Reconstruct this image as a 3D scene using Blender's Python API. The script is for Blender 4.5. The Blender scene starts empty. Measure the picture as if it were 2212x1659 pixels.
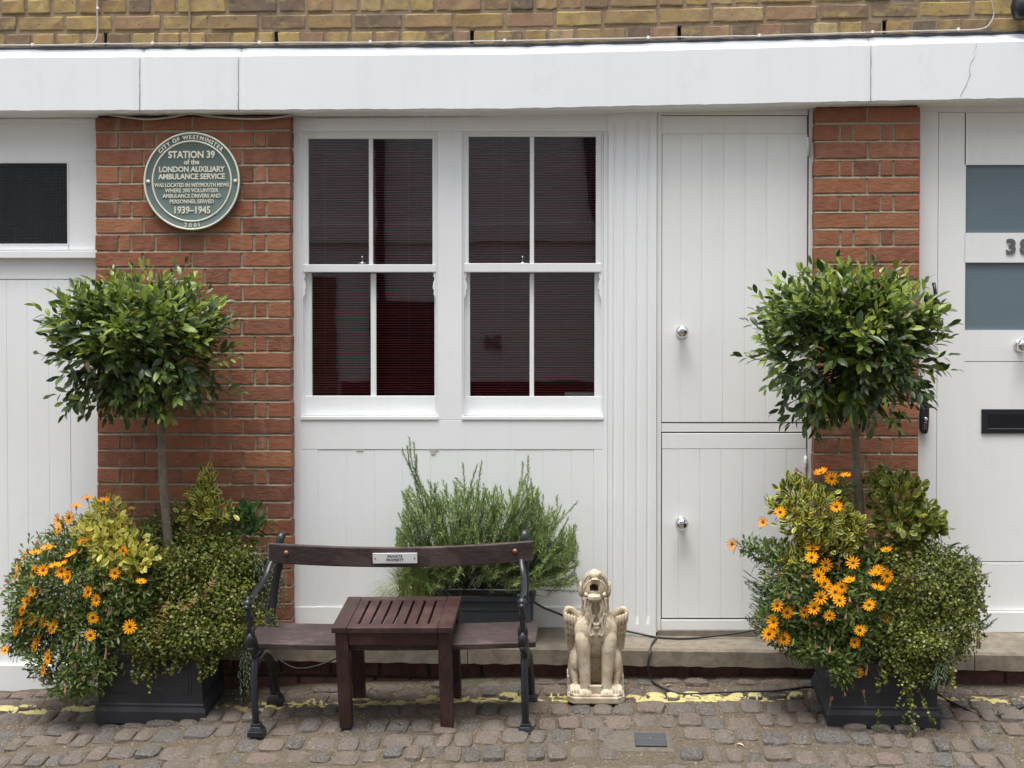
import bpy, bmesh, math, random
import numpy as np
from mathutils import Vector, Matrix, Euler
R = math.radians
random.seed(7); rng = np.random.default_rng(7)
scene = bpy.context.scene
C = scene.collection

# ------------------------------------------------------------------ camera
F, CX, CY = 3067.0, 1106.0, 829.5          # focal length and centre for a 2212 px wide picture
YAW, PITCH = R(3.5), R(1.2)
CAM = Vector((0.395, -6.453, 1.57))
cam_d = bpy.data.cameras.new('camera'); cam = bpy.data.objects.new('camera', cam_d); C.objects.link(cam)
cam.location = CAM; cam.rotation_euler = (R(90) - PITCH, 0, YAW)
cam_d.sensor_width = 36; cam_d.lens = F / 2212 * 36; cam_d.clip_end = 300; cam_d.clip_start = 0.05
scene.camera = cam
# ------------------------------------------------------------------ sky and sun
world = bpy.data.worlds.new('World'); scene.world = world; world.use_nodes = True
wn = world.node_tree.nodes; wl = world.node_tree.links; wn.clear()
SUN_EL, SUN_AZ = R(77), R(205)
sky = wn.new('ShaderNodeTexSky'); sky.sky_type = 'NISHITA'; sky.sun_disc = False
sky.sun_elevation = SUN_EL; sky.sun_rotation = SUN_AZ; sky.dust_density = 4.0; sky.air_density = 1.0; sky.ozone_density = 1.0
hs = wn.new('ShaderNodeHueSaturation'); hs.inputs['Saturation'].default_value = 0.32
bgn = wn.new('ShaderNodeBackground'); bgn.inputs['Strength'].default_value = 0.13
wo = wn.new('ShaderNodeOutputWorld')
wl.new(sky.outputs[0], hs.inputs['Color']); wl.new(hs.outputs[0], bgn.inputs[0]); wl.new(bgn.outputs[0], wo.inputs[0])
sd = bpy.data.lights.new('sun', 'SUN'); sd.energy = 1.5; sd.angle = R(34); sd.color = (1.0, 0.97, 0.93)
sun = bpy.data.objects.new('sun', sd); C.objects.link(sun)
sdir = Vector((math.sin(SUN_AZ) * math.cos(SUN_EL), math.cos(SUN_AZ) * math.cos(SUN_EL), math.sin(SUN_EL)))
sun.rotation_euler = sdir.to_track_quat('Z', 'Y').to_euler(); sun.location = (-3, -5, 9)
scene.view_settings.view_transform = 'Standard'; scene.view_settings.look = 'None'
scene.view_settings.exposure = 1.24; scene.view_settings.gamma = 1.0
scene.view_settings.use_curve_mapping = False
try:
    scene.cycles.max_bounces = 8; scene.cycles.transparent_max_bounces = 12
except Exception: pass

# ------------------------------------------------------------------ measuring helpers (photo measure -> place in the world)
fwd = Vector((-math.sin(YAW) * math.cos(PITCH), math.cos(YAW) * math.cos(PITCH), -math.sin(PITCH)))
rgt = Vector((math.cos(YAW), math.sin(YAW), 0)); upv = rgt.cross(fwd)
def ray(px, py): return fwd * F + rgt * (px - CX) - upv * (py - CY)
def P(px, py, Y=0.0):
    r = ray(px, py); return CAM + r * ((Y - CAM.y) / r.y)
def X(px, Y=0.0, py=800): return P(px, py, Y).x
def Z(py, Y=0.0, px=1106): return P(px, py, Y).z
def msc(px, Y): return (P(px + 1, 800, Y) - P(px, 800, Y)).length      # metres per measured pixel
YT = 0.07                                                            # face of the timber work, recessed behind the piers
_zs = [(P(20, 1495, .03), .0), (P(664, 1480, -.15), 0), (P(1160, 1467, -.15), 0), (P(1726, 1467, -.15), 0), (P(2118, 1482, -.15), 0)]
_zx = [p[0].x for p in _zs]; _zz = [p[0].z for p in _zs]; _zz[0] -= .027
def ground(x, y):
    zw = float(np.interp(x, _zx, _zz))
    if y > -1.3: return zw + .15 * (y + .15)
    return zw + .15 * (-1.15) + .03 * (y + 1.3) if y > -4 else zw - .1725 - .081
def G(px, py):
    r = ray(px, py).normalized(); t = 5.0
    for _ in range(60):
        p = CAM + r * t; t += (p.z - ground(p.x, p.y)) * 1.6
    return CAM + r * t
TILT = math.atan(.15)

# ------------------------------------------------------------------ materials
def nmat(name):
    m = bpy.data.materials.new(name); m.use_nodes = True
    nt = m.node_tree; b = nt.nodes['Principled BSDF']; return m, nt, b
def N(nt, t, **kw):
    n = nt.nodes.new(t)
    for k, v in kw.items():
        if k in n.inputs: n.inputs[k].default_value = v
        else: setattr(n, k, v)
    return n
def ramp(nt, fac, stops, interp='LINEAR'):
    r = nt.nodes.new('ShaderNodeValToRGB'); cr = r.color_ramp; cr.interpolation = interp
    while len(cr.elements) < len(stops): cr.elements.new(.5)
    for e, (p, c) in zip(cr.elements, stops):
        e.position = p; e.color = (*c, 1) if len(c) == 3 else c
    nt.links.new(fac, r.inputs[0]); return r.outputs[0]
def mix(nt, f, a, b, mode='MIX'):
    m = nt.nodes.new('ShaderNodeMix'); m.data_type = 'RGBA'; m.blend_type = mode
    for s, v in (('Factor', f), ('A', a), ('B', b)):
        inp = [i for i in m.inputs if i.name == s and (i.type == 'RGBA' or (s == 'Factor' and i.type == 'VALUE'))][0]
        if isinstance(v, (int, float)): inp.default_value = v
        elif isinstance(v, tuple): inp.default_value = (*v, 1)
        else: nt.links.new(v, inp)
    return [o for o in m.outputs if o.type == 'RGBA'][0]
def noise(nt, scale, detail=4, rough=.55, coord='Object', sc=None, out='Fac'):
    tc = nt.nodes.new('ShaderNodeTexCoord') if coord != 'World' else nt.nodes.new('ShaderNodeNewGeometry')
    v = tc.outputs['Position'] if coord == 'World' else tc.outputs[coord]
    if sc:
        mp = nt.nodes.new('ShaderNodeMapping'); mp.inputs['Scale'].default_value = sc; nt.links.new(v, mp.inputs[0]); v = mp.outputs[0]
    n = N(nt, 'ShaderNodeTexNoise', Scale=scale, Detail=detail, Roughness=rough); nt.links.new(v, n.inputs['Vector'])
    return n.outputs[out]
def bump(nt, b, h, strength=.3, dist=.002):
    bp = N(nt, 'ShaderNodeBump', Strength=strength, Distance=dist); nt.links.new(h, bp.inputs['Height']); nt.links.new(bp.outputs[0], b.inputs['Normal'])
def rnd_obj(nt):
    return nt.nodes.new('ShaderNodeObjectInfo').outputs['Random']
def math_(nt, op, a, b=None):
    m = nt.nodes.new('ShaderNodeMath'); m.operation = op
    for i, v in enumerate((a, b)):
        if v is None: continue
        if isinstance(v, (int, float)): m.inputs[i].default_value = v
        else: nt.links.new(v, m.inputs[i])
    return m.outputs[0]

def m_white(name, col=(.83, .85, .86), dirt=.5, rough=.42):
    m, nt, b = nmat(name)
    n1 = noise(nt, 1.4, 5, .6, 'World'); c1 = ramp(nt, n1, [(.3, tuple(v * .955 for v in col)), (.65, col)])
    n2 = noise(nt, 9, 8, .75, 'World', (1, 1, .45)); d = ramp(nt, n2, [(.62, (0, 0, 0)), (.78, (1, 1, 1))])
    g = nt.nodes.new('ShaderNodeNewGeometry'); sx = nt.nodes.new('ShaderNodeSeparateXYZ'); nt.links.new(g.outputs['Position'], sx.inputs[0])
    low = ramp(nt, math_(nt, 'MULTIPLY', sx.outputs['Z'], 1.0), [(.25, (1, 1, 1)), (.75, (.12, .12, .12))])
    dd = math_(nt, 'MULTIPLY', d, low); dd = math_(nt, 'MULTIPLY', dd, dirt)
    c2 = mix(nt, dd, c1, (.50, .48, .43))
    n4 = noise(nt, 60, 5, .7, 'World'); sp = ramp(nt, n4, [(.735, (0, 0, 0)), (.76, (1, 1, 1))])
    c3 = mix(nt, math_(nt, 'MULTIPLY', math_(nt, 'MULTIPLY', sp, low), .5), c2, (.28, .26, .23))
    n6 = noise(nt, 22, 5, .65, 'World', (1, 1, .05)); c3 = mix(nt, math_(nt, 'MULTIPLY', ramp(nt, n6, [(.52, (0, 0, 0)), (.75, (1, 1, 1))]), .11), c3, (.56, .55, .50))
    n7 = noise(nt, 3.1, 8, .8, 'World'); c3 = mix(nt, math_(nt, 'MULTIPLY', ramp(nt, n7, [(.58, (0, 0, 0)), (.66, (1, 1, 1))]), .10), c3, (.50, .49, .44))
    nt.links.new(c3, b.inputs['Base Color']); b.inputs['Roughness'].default_value = rough
    n3 = noise(nt, 45, 5, .6, 'World', (1, 1, .35)); bump(nt, b, n3, .25, .002)
    return m
WHITE = m_white('white_gloss_paint'); WHITE2 = m_white('white_door_paint', (.84, .85, .84), .4, .35)
BEAMW = m_white('white_masonry_paint', (.80, .83, .85), .12, .7)
def m_brick_red():
    m, nt, b = nmat('red_brick')
    r = rnd_obj(nt)
    c = ramp(nt, r, [(0, (.13, .048, .030)), (.18, (.22, .076, .038)), (.4, (.27, .102, .047)), (.58, (.19, .060, .033)), (.76, (.31, .13, .062)), (.88, (.15, .055, .036)), (1, (.24, .10, .058))])
    n = noise(nt, 18, 6, .65, 'World'); c = mix(nt, ramp(nt, n, [(.35, (0, 0, 0)), (.75, (.55, .55, .55))]), c, (.34, .155, .088))
    n2 = noise(nt, 70, 4, .7, 'World', (.35, 1, 1)); c = mix(nt, ramp(nt, n2, [(.6, (0, 0, 0)), (.72, (.6, .6, .6))]), c, (.12, .045, .03))
    n3 = noise(nt, 6, 5, .6, 'World', (2.5, 1, .5)); c = mix(nt, ramp(nt, n3, [(.58, (0, 0, 0)), (.75, (.4, .4, .4))]), c, (.45, .33, .27))
    nt.links.new(c, b.inputs['Base Color']); b.inputs['Roughness'].default_value = .85
    bump(nt, b, math_(nt, 'ADD', n2, n), .75, .005); return m
def m_brick_stock():
    m, nt, b = nmat('yellow_stock_brick')
    r = rnd_obj(nt)
    c = ramp(nt, r, [(0, (.31, .20, .07)), (.2, (.40, .30, .11)), (.38, (.25, .155, .055)), (.5, (.46, .37, .18)), (.64, (.28, .155, .10)), (.78, (.38, .28, .11)), (.9, (.21, .14, .08)), (1, (.11, .09, .07))])
    n = noise(nt, 12, 6, .7, 'World'); c = mix(nt, ramp(nt, n, [(.42, (0, 0, 0)), (.62, (.7, .7, .7))]), c, (.22, .15, .10)); ny = noise(nt, 7, 5, .7, 'World', (1, 1, 2)); c = mix(nt, ramp(nt, ny, [(.52, (0, 0, 0)), (.66, (.7, .7, .7))]), c, (.42, .33, .12))
    nb = noise(nt, 9, 3, .5, 'Object'); c = mix(nt, ramp(nt, nb, [(.62, (0, 0, 0)), (.72, (.5, .5, .5))]), c, (.10, .09, .085))
    n2 = noise(nt, 95, 3, .6, 'World', (.8, 1, 1)); pits = ramp(nt, n2, [(.63, (0, 0, 0)), (.69, (1, 1, 1))])
    c = mix(nt, math_(nt, 'MULTIPLY', pits, .8), c, (.055, .04, .025))
    nt.links.new(c, b.inputs['Base Color']); b.inputs['Roughness'].default_value = .9
    bump(nt, b, math_(nt, 'SUBTRACT', n, pits), .6, .004); return m
def m_rough(name, c0, c1, scale=30, rough=.9, bs=.5, bd=.004, coord='World', extra=None, spec=None):
    m, nt, b = nmat(name)
    n = noise(nt, scale, 7, .7, coord); c = ramp(nt, n, [(.3, c0), (.7, c1)])
    if extra:
        n5 = noise(nt, extra[0], 4, .6, coord); c = mix(nt, ramp(nt, n5, [(extra[1], (0, 0, 0)), (extra[1] + .12, (1, 1, 1))]), c, extra[2])
    nt.links.new(c, b.inputs['Base Color']); b.inputs['Roughness'].default_value = rough
    bump(nt, b, n, bs, bd); return m
BRICK, STOCK = m_brick_red(), m_brick_stock()
MORTAR = m_rough('pier_mortar', (.19, .165, .115), (.34, .30, .22), 60)
MORTAR2 = m_rough('wall_mortar', (.19, .145, .095), (.33, .255, .17), 45)
STEP = m_rough('sandstone_step', (.13, .11, .085), (.28, .24, .185), 14, .9, .8, .006, 'World', (3.5, .56, (.11, .10, .06)))
STEPFACE = STEP
PLINTHB = m_rough('dark_plinth_brick', (.055, .03, .025), (.15, .07, .055), 25)
DIRT = m_rough('joint_dirt', (.04, .031, .022), (.17, .135, .095), 90, .95, 1, .008, 'World', (9, .55, (.09, .085, .05)))
def m_sett():
    m, nt, b = nmat('granite_sett')
    r = rnd_obj(nt)
    c = ramp(nt, r, [(0, (.10, .076, .060)), (.2, (.15, .104, .082)), (.36, (.08, .066, .056)), (.5, (.125, .108, .09)), (.62, (.06, .058, .052)), (.74, (.026, .032, .038)), (.82, (.12, .09, .073)), (.9, (.055, .064, .068)), (1, (.036, .042, .046))])
    n = noise(nt, 110, 4, .8, 'World'); c = mix(nt, ramp(nt, n, [(.42, (0, 0, 0)), (.62, (.9, .9, .9))]), c, (.235, .195, .16))
    n1 = noise(nt, 150, 3, .7, 'World', (1.1, .9, 1)); c = mix(nt, ramp(nt, n1, [(.56, (0, 0, 0)), (.68, (.8, .8, .8))]), c, (.06, .055, .05))
    n2 = noise(nt, 7, 5, .65, 'World'); c = mix(nt, ramp(nt, n2, [(.48, (0, 0, 0)), (.7, (.65, .65, .65))]), c, (.105, .088, .066))
    nt.links.new(c, b.inputs['Base Color']); b.inputs['Roughness'].default_value = .72
    n3 = noise(nt, 28, 7, .75, 'World'); bump(nt, b, math_(nt, 'ADD', n3, n), .9, .009); return m
SETT = m_sett()
YELLOW = m_rough('worn_yellow_paint', (.40, .34, .13), (.54, .47, .20), 60, .7, .5, .003, 'World', (22, .56, (.24, .20, .10)))
IRON = m_rough('black_painted_iron', (.012, .014, .018), (.022, .026, .032), 40, .38, .35, .002)
PLANT = m_rough('dark_fibre_planter', (.020, .021, .026), (.034, .035, .042), 8, .62, .3, .002, 'World', (11, .62, (.07, .066, .066)))
TROUGH = m_rough('slate_grey_planter_paint', (.045, .055, .066), (.06, .07, .082), 12, .5, .1, .001)
CABLE = m_rough('black_rubber', (.012, .012, .014), (.022, .022, .024), 30, .5, .1, .001)
WCABLE = m_rough('off_white_cable', (.38, .36, .32), (.52, .50, .46), 30, .5, .1, .001)
SOIL = m_rough('dark_compost', (.012, .009, .007), (.035, .026, .018), 60, .95, 1, .01)
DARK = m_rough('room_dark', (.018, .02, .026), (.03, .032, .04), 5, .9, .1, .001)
NEARBLACK = m_rough('rough_near_black', (.015, .016, .02), (.06, .06, .065), 25, .7, .8, .004)
STONE = None
def m_statue():
    m, nt, b = nmat('weathered_cast_stone')
    n = noise(nt, 14, 7, .65); c = ramp(nt, n, [(.28, (.38, .29, .19)), (.5, (.56, .47, .34)), (.72, (.68, .62, .50))])
    n2 = noise(nt, 45, 5, .7); c = mix(nt, ramp(nt, n2, [(.54, (0, 0, 0)), (.70, (.7, .7, .7))]), c, (.21, .15, .095))
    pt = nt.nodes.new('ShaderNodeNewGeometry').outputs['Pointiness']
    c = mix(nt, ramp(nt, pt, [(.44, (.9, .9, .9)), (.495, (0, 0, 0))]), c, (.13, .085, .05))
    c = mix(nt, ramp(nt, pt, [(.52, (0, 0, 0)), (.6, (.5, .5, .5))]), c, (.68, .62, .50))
    nt.links.new(c, b.inputs['Base Color']); b.inputs['Roughness'].default_value = .75; bump(nt, b, n2, .4, .003); return m
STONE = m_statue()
def m_wood(name, c0, c1, sc, rough=.55, rot=0):
    m, nt, b = nmat(name)
    n = noise(nt, 16, 8, .75, 'Object', sc); c = ramp(nt, n, [(.34, tuple(v * .7 for v in c0)), (.5, c0), (.66, c1)])
    n2 = noise(nt, 5, 4, .6, 'Object'); c = mix(nt, ramp(nt, n2, [(.5, (0, 0, 0)), (.75, (.45, .45, .45))]), c, tuple(min(1, v * 2.1 + .012) for v in c1))
    nt.links.new(c, b.inputs['Base Color']); b.inputs['Roughness'].default_value = rough; bump(nt, b, n, .8, .003); return m
TABLEX = m_wood('table_wood_across', (.034, .013, .012), (.072, .034, .029), (1, 9, 9))
TABLEY = m_wood('table_wood_along', (.034, .013, .012), (.072, .034, .029), (9, 1, 9))
TABLEZ = m_wood('table_wood_upright', (.032, .012, .011), (.066, .030, .026), (9, 9, 1))
BENCHW = m_wood('bench_wood', (.036, .024, .023), (.105, .072, .068), (1, 12, 12), .62)
def m_plain(name, col, rough=.5, metal=0, spec=None):
    m, nt, b = nmat(name); b.inputs['Base Color'].default_value = (*col, 1); b.inputs['Roughness'].default_value = rough; b.inputs['Metallic'].default_value = metal
    return m
CHROME = m_plain('chrome', (.72, .73, .74), .08, 1); BRASS = m_plain('bronze_bolt', (.32, .13, .07), .5, .6)
GREYMET = m_plain('grey_satin_metal', (.16, .165, .17), .4, .5); BLACKP = m_plain('black_fitting', (.016, .018, .022), .35)
PLQ = m_rough('plaque_green_enamel', (.105, .15, .14), (.125, .175, .165), 6, .35, .05, .001); CREAM = m_plain('plaque_cream', (.68, .67, .55), .4)
SIGNW = m_plain('white_sign', (.78, .79, .80), .3); INK = m_plain('sign_ink', (.06, .06, .06), .5)
def m_glass():
    m, nt, b = nmat('window_glass'); nt.nodes.remove(b)
    out = nt.nodes['Material Output']
    t = nt.nodes.new('ShaderNodeBsdfTransparent'); t.inputs[0].default_value = (.93, .95, .95, 1)
    g = nt.nodes.new('ShaderNodeBsdfGlossy'); g.inputs['Roughness'].default_value = .01
    f = nt.nodes.new('ShaderNodeFresnel'); f.inputs[0].default_value = 1.58
    n = noise(nt, 5, 2, .5, 'World'); bp = N(nt, 'ShaderNodeBump', Strength=.02, Distance=.01); nt.links.new(n, bp.inputs['Height']); nt.links.new(bp.outputs[0], g.inputs['Normal'])
    mx = nt.nodes.new('ShaderNodeMixShader'); nt.links.new(f.outputs[0], mx.inputs[0]); nt.links.new(t.outputs[0], mx.inputs[1]); nt.links.new(g.outputs[0], mx.inputs[2])
    nt.links.new(mx.outputs[0], out.inputs[0]); return m
GLASS = m_glass()
FROST = m_rough('frosted_blue_grey_glass', (.125, .175, .20), (.14, .19, .215), 3, .28, .02, .001)
MESHG = m_plain('dark_glass', (.008, .009, .011), .06); WIRE = m_plain('wire_grey', (.07, .075, .08), .5, .4)
BLIND = m_plain('red_blind_slat', (.82, .10, .13), .4)
def m_leaf(name, stops, rough=.42, trans=.25, edge=None):
    m, nt, b = nmat(name); out = nt.nodes['Material Output']
    r = math_(nt, 'FRACT', math_(nt, 'ADD', rnd_obj(nt), nt.nodes.new('ShaderNodeNewGeometry').outputs['Random Per Island']))
    c = ramp(nt, r, stops)
    if edge:
        uv = nt.nodes.new('ShaderNodeUVMap'); sx = nt.nodes.new('ShaderNodeSeparateXYZ'); nt.links.new(uv.outputs[0], sx.inputs[0])
        e = math_(nt, 'ADD', sx.outputs['X'], math_(nt, 'MULTIPLY', math_(nt, 'SUBTRACT', r, .5), .5))
        c = mix(nt, ramp(nt, e, [(.5, (0, 0, 0)), (.62, (1, 1, 1))]), c, edge)
    nt.links.new(c, b.inputs['Base Color']); b.inputs['Roughness'].default_value = rough
    tr = nt.nodes.new('ShaderNodeBsdfTranslucent'); nt.links.new(c, tr.inputs[0])
    mx = nt.nodes.new('ShaderNodeMixShader'); mx.inputs[0].default_value = trans
    nt.links.new(b.outputs[0], mx.inputs[1]); nt.links.new(tr.outputs[0], mx.inputs[2]); nt.links.new(mx.outputs[0], out.inputs[0]); return m
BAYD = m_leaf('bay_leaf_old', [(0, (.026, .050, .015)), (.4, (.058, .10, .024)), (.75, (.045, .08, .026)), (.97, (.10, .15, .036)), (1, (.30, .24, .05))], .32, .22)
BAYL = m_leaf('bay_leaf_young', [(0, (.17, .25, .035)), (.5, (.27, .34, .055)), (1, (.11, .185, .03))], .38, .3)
VARG = m_leaf('variegated_leaf', [(0, (.06, .11, .025)), (.5, (.085, .14, .03)), (1, (.15, .19, .035))], .4, .2, (.62, .56, .10))
VARY = m_leaf('gold_variegated_leaf', [(0, (.16, .23, .03)), (.45, (.55, .52, .07)), (1, (.26, .32, .04))], .4, .25, (.74, .66, .16))
VINE = m_leaf('wire_vine_leaf', [(0, (.045, .07, .014)), (.35, (.13, .165, .025)), (.7, (.27, .30, .04)), (.9, (.09, .125, .02)), (1, (.20, .12, .04))], .4, .25)
DAIS = m_leaf('daisy_leaf', [(0, (.05, .09, .02)), (.5, (.12, .18, .036)), (1, (.21, .26, .055))], .45, .28)
DKGR = m_leaf('dark_glossy_leaf', [(0, (.03, .075, .022)), (.6, (.06, .13, .035)), (1, (.09, .17, .04))], .3, .2)
ROSM = m_leaf('rosemary_needle', [(0, (.12, .19, .05)), (.5, (.21, .30, .085)), (1, (.33, .42, .16))], .55, .2)
ROSG = m_leaf('grey_rosemary_needle', [(0, (.08, .12, .065)), (.5, (.13, .18, .10)), (1, (.20, .25, .14))], .55, .2)
GRAS = m_leaf('grass_blade', [(0, (.14, .20, .04)), (.5, (.24, .30, .08)), (1, (.34, .36, .14))], .5, .25)
RUST = m_leaf('rusty_fern', [(0, (.30, .11, .04)), (.5, (.28, .20, .05)), (1, (.36, .15, .05))], .6, .2)
BARK = m_rough('grey_bark', (.10, .085, .06), (.22, .19, .14), 30, .85, .6, .004)
TWIG = m_rough('brown_twig', (.035, .03, .015), (.08, .065, .03), 30, .85, .3, .002)
def m_petal():
    m, nt, b = nmat('orange_petal')
    tc = nt.nodes.new('ShaderNodeTexCoord'); ln = nt.nodes.new('ShaderNodeVectorMath'); ln.operation = 'LENGTH'; nt.links.new(tc.outputs['Object'], ln.inputs[0])
    d = math_(nt, 'MULTIPLY', ln.outputs['Value'], 30)
    c = ramp(nt, d, [(.2, (.30, .08, .004)), (.34, (.72, .32, .004)), (.7, (.70, .235, .002)), (.97, (.60, .10, .003))])
    r = rnd_obj(nt); c = mix(nt, math_(nt, 'MULTIPLY', r, .4), c, (.74, .29, .003))
    nt.links.new(c, b.inputs['Base Color']); b.inputs['Roughness'].default_value = .8; b.inputs['Specular IOR Level'].default_value = .12; return m
PETAL = m_petal(); PETALB = m_leaf('faded_petal', [(0, (.38, .14, .07)), (.5, (.42, .22, .13)), (1, (.22, .11, .08))], .6, .2)
DISC = m_plain('dark_flower_centre', (.02, .012, .018), .7)

# ------------------------------------------------------------------ object helpers
def link(name, data, parent=None, loc=None):
    o = bpy.data.objects.new(name, data); C.objects.link(o)
    if parent: o.parent = parent
    if loc is not None: o.location = loc
    return o
def tag(o, label=None, cat=None, group=None, kind=None):
    if label: o['label'] = label
    if cat: o['category'] = cat
    if group: o['group'] = group
    if kind: o['kind'] = kind
    return o
def thing(name, label, cat, loc=(0, 0, 0), rot=(0, 0, 0), group=None, kind=None):
    o = link(name, None, None, loc); o.rotation_euler = rot; o.empty_display_size = .1
    bpy.context.view_layer.update() if False else None
    return tag(o, label, cat, group, kind)
class MB:
    def __init__(s): s.v = []; s.f = []; s.sm = []
    def add(s, v, f, smooth=False):
        k = len(s.v); s.v += [tuple(p) for p in v]; s.f += [tuple(i + k for i in q) for q in f]; s.sm += [smooth] * len(f)
    def box(s, x0, x1, y0, y1, z0, z1):
        s.add([(x0, y0, z0), (x1, y0, z0), (x1, y1, z0), (x0, y1, z0), (x0, y0, z1), (x1, y0, z1), (x1, y1, z1), (x0, y1, z1)],
              [(0, 3, 2, 1), (4, 5, 6, 7), (0, 1, 5, 4), (1, 2, 6, 5), (2, 3, 7, 6), (3, 0, 4, 7)]); return s
    def quadbox(s, a, b, c, d, dy):      # four front corners (bl, br, tr, tl) pushed back by dy
        q = [Vector(p) for p in (a, b, c, d)]; w = [p + Vector((0, dy, 0)) for p in q]
        s.add(q + w, [(0, 1, 2, 3), (7, 6, 5, 4), (0, 4, 5, 1), (1, 5, 6, 2), (2, 6, 7, 3), (3, 7, 4, 0)]); return s
    def tube(s, pts, rad, n=8, caps=True, flat=None):
        pts = [Vector(p) for p in pts]; m = len(pts)
        rad = rad if isinstance(rad, (list, tuple)) else [rad] * m
        vs = []; prev = None
        for i, p in enumerate(pts):
            t = (pts[min(i + 1, m - 1)] - pts[max(i - 1, 0)]).normalized()
            if prev is None:
                a = Vector((1, 0, 0)) if abs(t.x) < .8 else Vector((0, 0, 1)); prev = (a - t * a.dot(t)).normalized()
            else: prev = (prev - t * prev.dot(t)).normalized()
            bb = t.cross(prev)
            fa = flat if flat else (1, 1)
            for k in range(n):
                an = 2 * math.pi * k / n; vs.append(p + prev * math.cos(an) * rad[i] * fa[0] + bb * math.sin(an) * rad[i] * fa[1])
        fs = [(i * n + k, i * n + (k + 1) % n, (i + 1) * n + (k + 1) % n, (i + 1) * n + k) for i in range(m - 1) for k in range(n)]
        if caps: fs += [tuple(range(n - 1, -1, -1)), tuple(range((m - 1) * n, m * n))]
        s.add(vs, fs, True); return s
    def lathe(s, prof, o=(0, 0, 0), n=24, axis='Z'):      # prof: (radius, height)
        vs = []
        for r, h in prof:
            for k in range(n):
                a = 2 * math.pi * k / n; c, d = r * math.cos(a), r * math.sin(a)
                p = {'Z': (c, d, h), 'Y': (c, h, d), 'X': (h, c, d)}[axis]; vs.append((p[0] + o[0], p[1] + o[1], p[2] + o[2]))
        m = len(prof); fs = [(i * n + k, i * n + (k + 1) % n, (i + 1) * n + (k + 1) % n, (i + 1) * n + k) for i in range(m - 1) for k in range(n)]
        fs += [tuple(range(n - 1, -1, -1)), tuple(range((m - 1) * n, m * n))]
        s.add(vs, fs, True); return s
    def ell(s, c, r, n=12, m=8):
        vs = [(c[0], c[1], c[2] - r[2])]
        for i in range(1, m):
            a = -math.pi / 2 + math.pi * i / m
            for k in range(n):
                b = 2 * math.pi * k / n; vs.append((c[0] + r[0] * math.cos(a) * math.cos(b), c[1] + r[1] * math.cos(a) * math.sin(b), c[2] + r[2] * math.sin(a)))
        vs.append((c[0], c[1], c[2] + r[2])); e = len(vs) - 1
        fs = [(0, 1 + (k + 1) % n, 1 + k) for k in range(n)]
        fs += [(1 + i * n + k, 1 + i * n + (k + 1) % n, 1 + (i + 1) * n + (k + 1) % n, 1 + (i + 1) * n + k) for i in range(m - 2) for k in range(n)]
        fs += [(e, 1 + (m - 2) * n + k, 1 + (m - 2) * n + (k + 1) % n) for k in range(n)]
        s.add(vs, fs, True); return s
    def mesh(s, name, mat, fixn=True):
        me = bpy.data.meshes.new(name); me.from_pydata(s.v, [], s.f)
        me.polygons.foreach_set('use_smooth', s.sm)
        if fixn:
            bm = bmesh.new(); bm.from_mesh(me); bmesh.ops.recalc_face_normals(bm, faces=bm.faces); bm.to_mesh(me); bm.free()
        if mat: me.materials.append(mat)
        return me
    def build(s, name, mat, parent=None, bevel=0, seg=2):
        o = link(name, s.mesh(name, mat), parent)
        if bevel:
            b = o.modifiers.new('bevel', 'BEVEL'); b.width = bevel; b.segments = seg; b.limit_method = 'ANGLE'; b.angle_limit = R(40)
        return o
def xs(v): return Vector(v)
def catmull(pts, k=6):
    pts = [Vector(p) for p in pts]; out = []
    q = [pts[0] * 2 - pts[1]] + pts + [pts[-1] * 2 - pts[-2]]
    for i in range(1, len(q) - 2):
        for j in range(k):
            t = j / k; a, b, c, d = q[i - 1], q[i], q[i + 1], q[i + 2]
            out.append(.5 * ((2 * b) + (c - a) * t + (2 * a - 5 * b + 4 * c - d) * t * t + (3 * b - a - 3 * c + d) * t ** 3))
    out.append(pts[-1]); return out
def text_mesh(s, size, extrude=.001, align='CENTER', bold=0, spacing=1.0):
    cu = bpy.data.curves.new('lettering', 'FONT'); cu.body = s; cu.size = size; cu.extrude = extrude; cu.align_x = align; cu.align_y = 'CENTER'; cu.offset = bold; cu.resolution_u = 3; cu.space_character = spacing
    o = bpy.data.objects.new('tmp', cu); C.objects.link(o); bpy.context.view_layer.update()
    me = bpy.data.meshes.new_from_object(o.evaluated_get(bpy.context.evaluated_depsgraph_get())); bpy.data.objects.remove(o); bpy.data.curves.remove(cu); return me
def text_into(mb, s, size, M, extrude=.001, bold=0, spacing=1.0, fitw=None):
    me = text_mesh(s, size, extrude, 'CENTER', bold, spacing)
    xs_ = [v.co.x for v in me.vertices]; k = 1.0
    if fitw and xs_: k = fitw / (max(xs_) - min(xs_))
    mb.add([M @ Vector((v.co.x * k, v.co.y, v.co.z)) for v in me.vertices], [tuple(p.vertices) for p in me.polygons]); bpy.data.meshes.remove(me)
def FACE(x, y, z, rot=0): return Matrix.Translation((x, y, z)) @ Matrix.Rotation(R(90), 4, 'X') @ Matrix.Rotation(rot, 4, 'Z')   # text lying in a wall, readable from -Y

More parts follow.
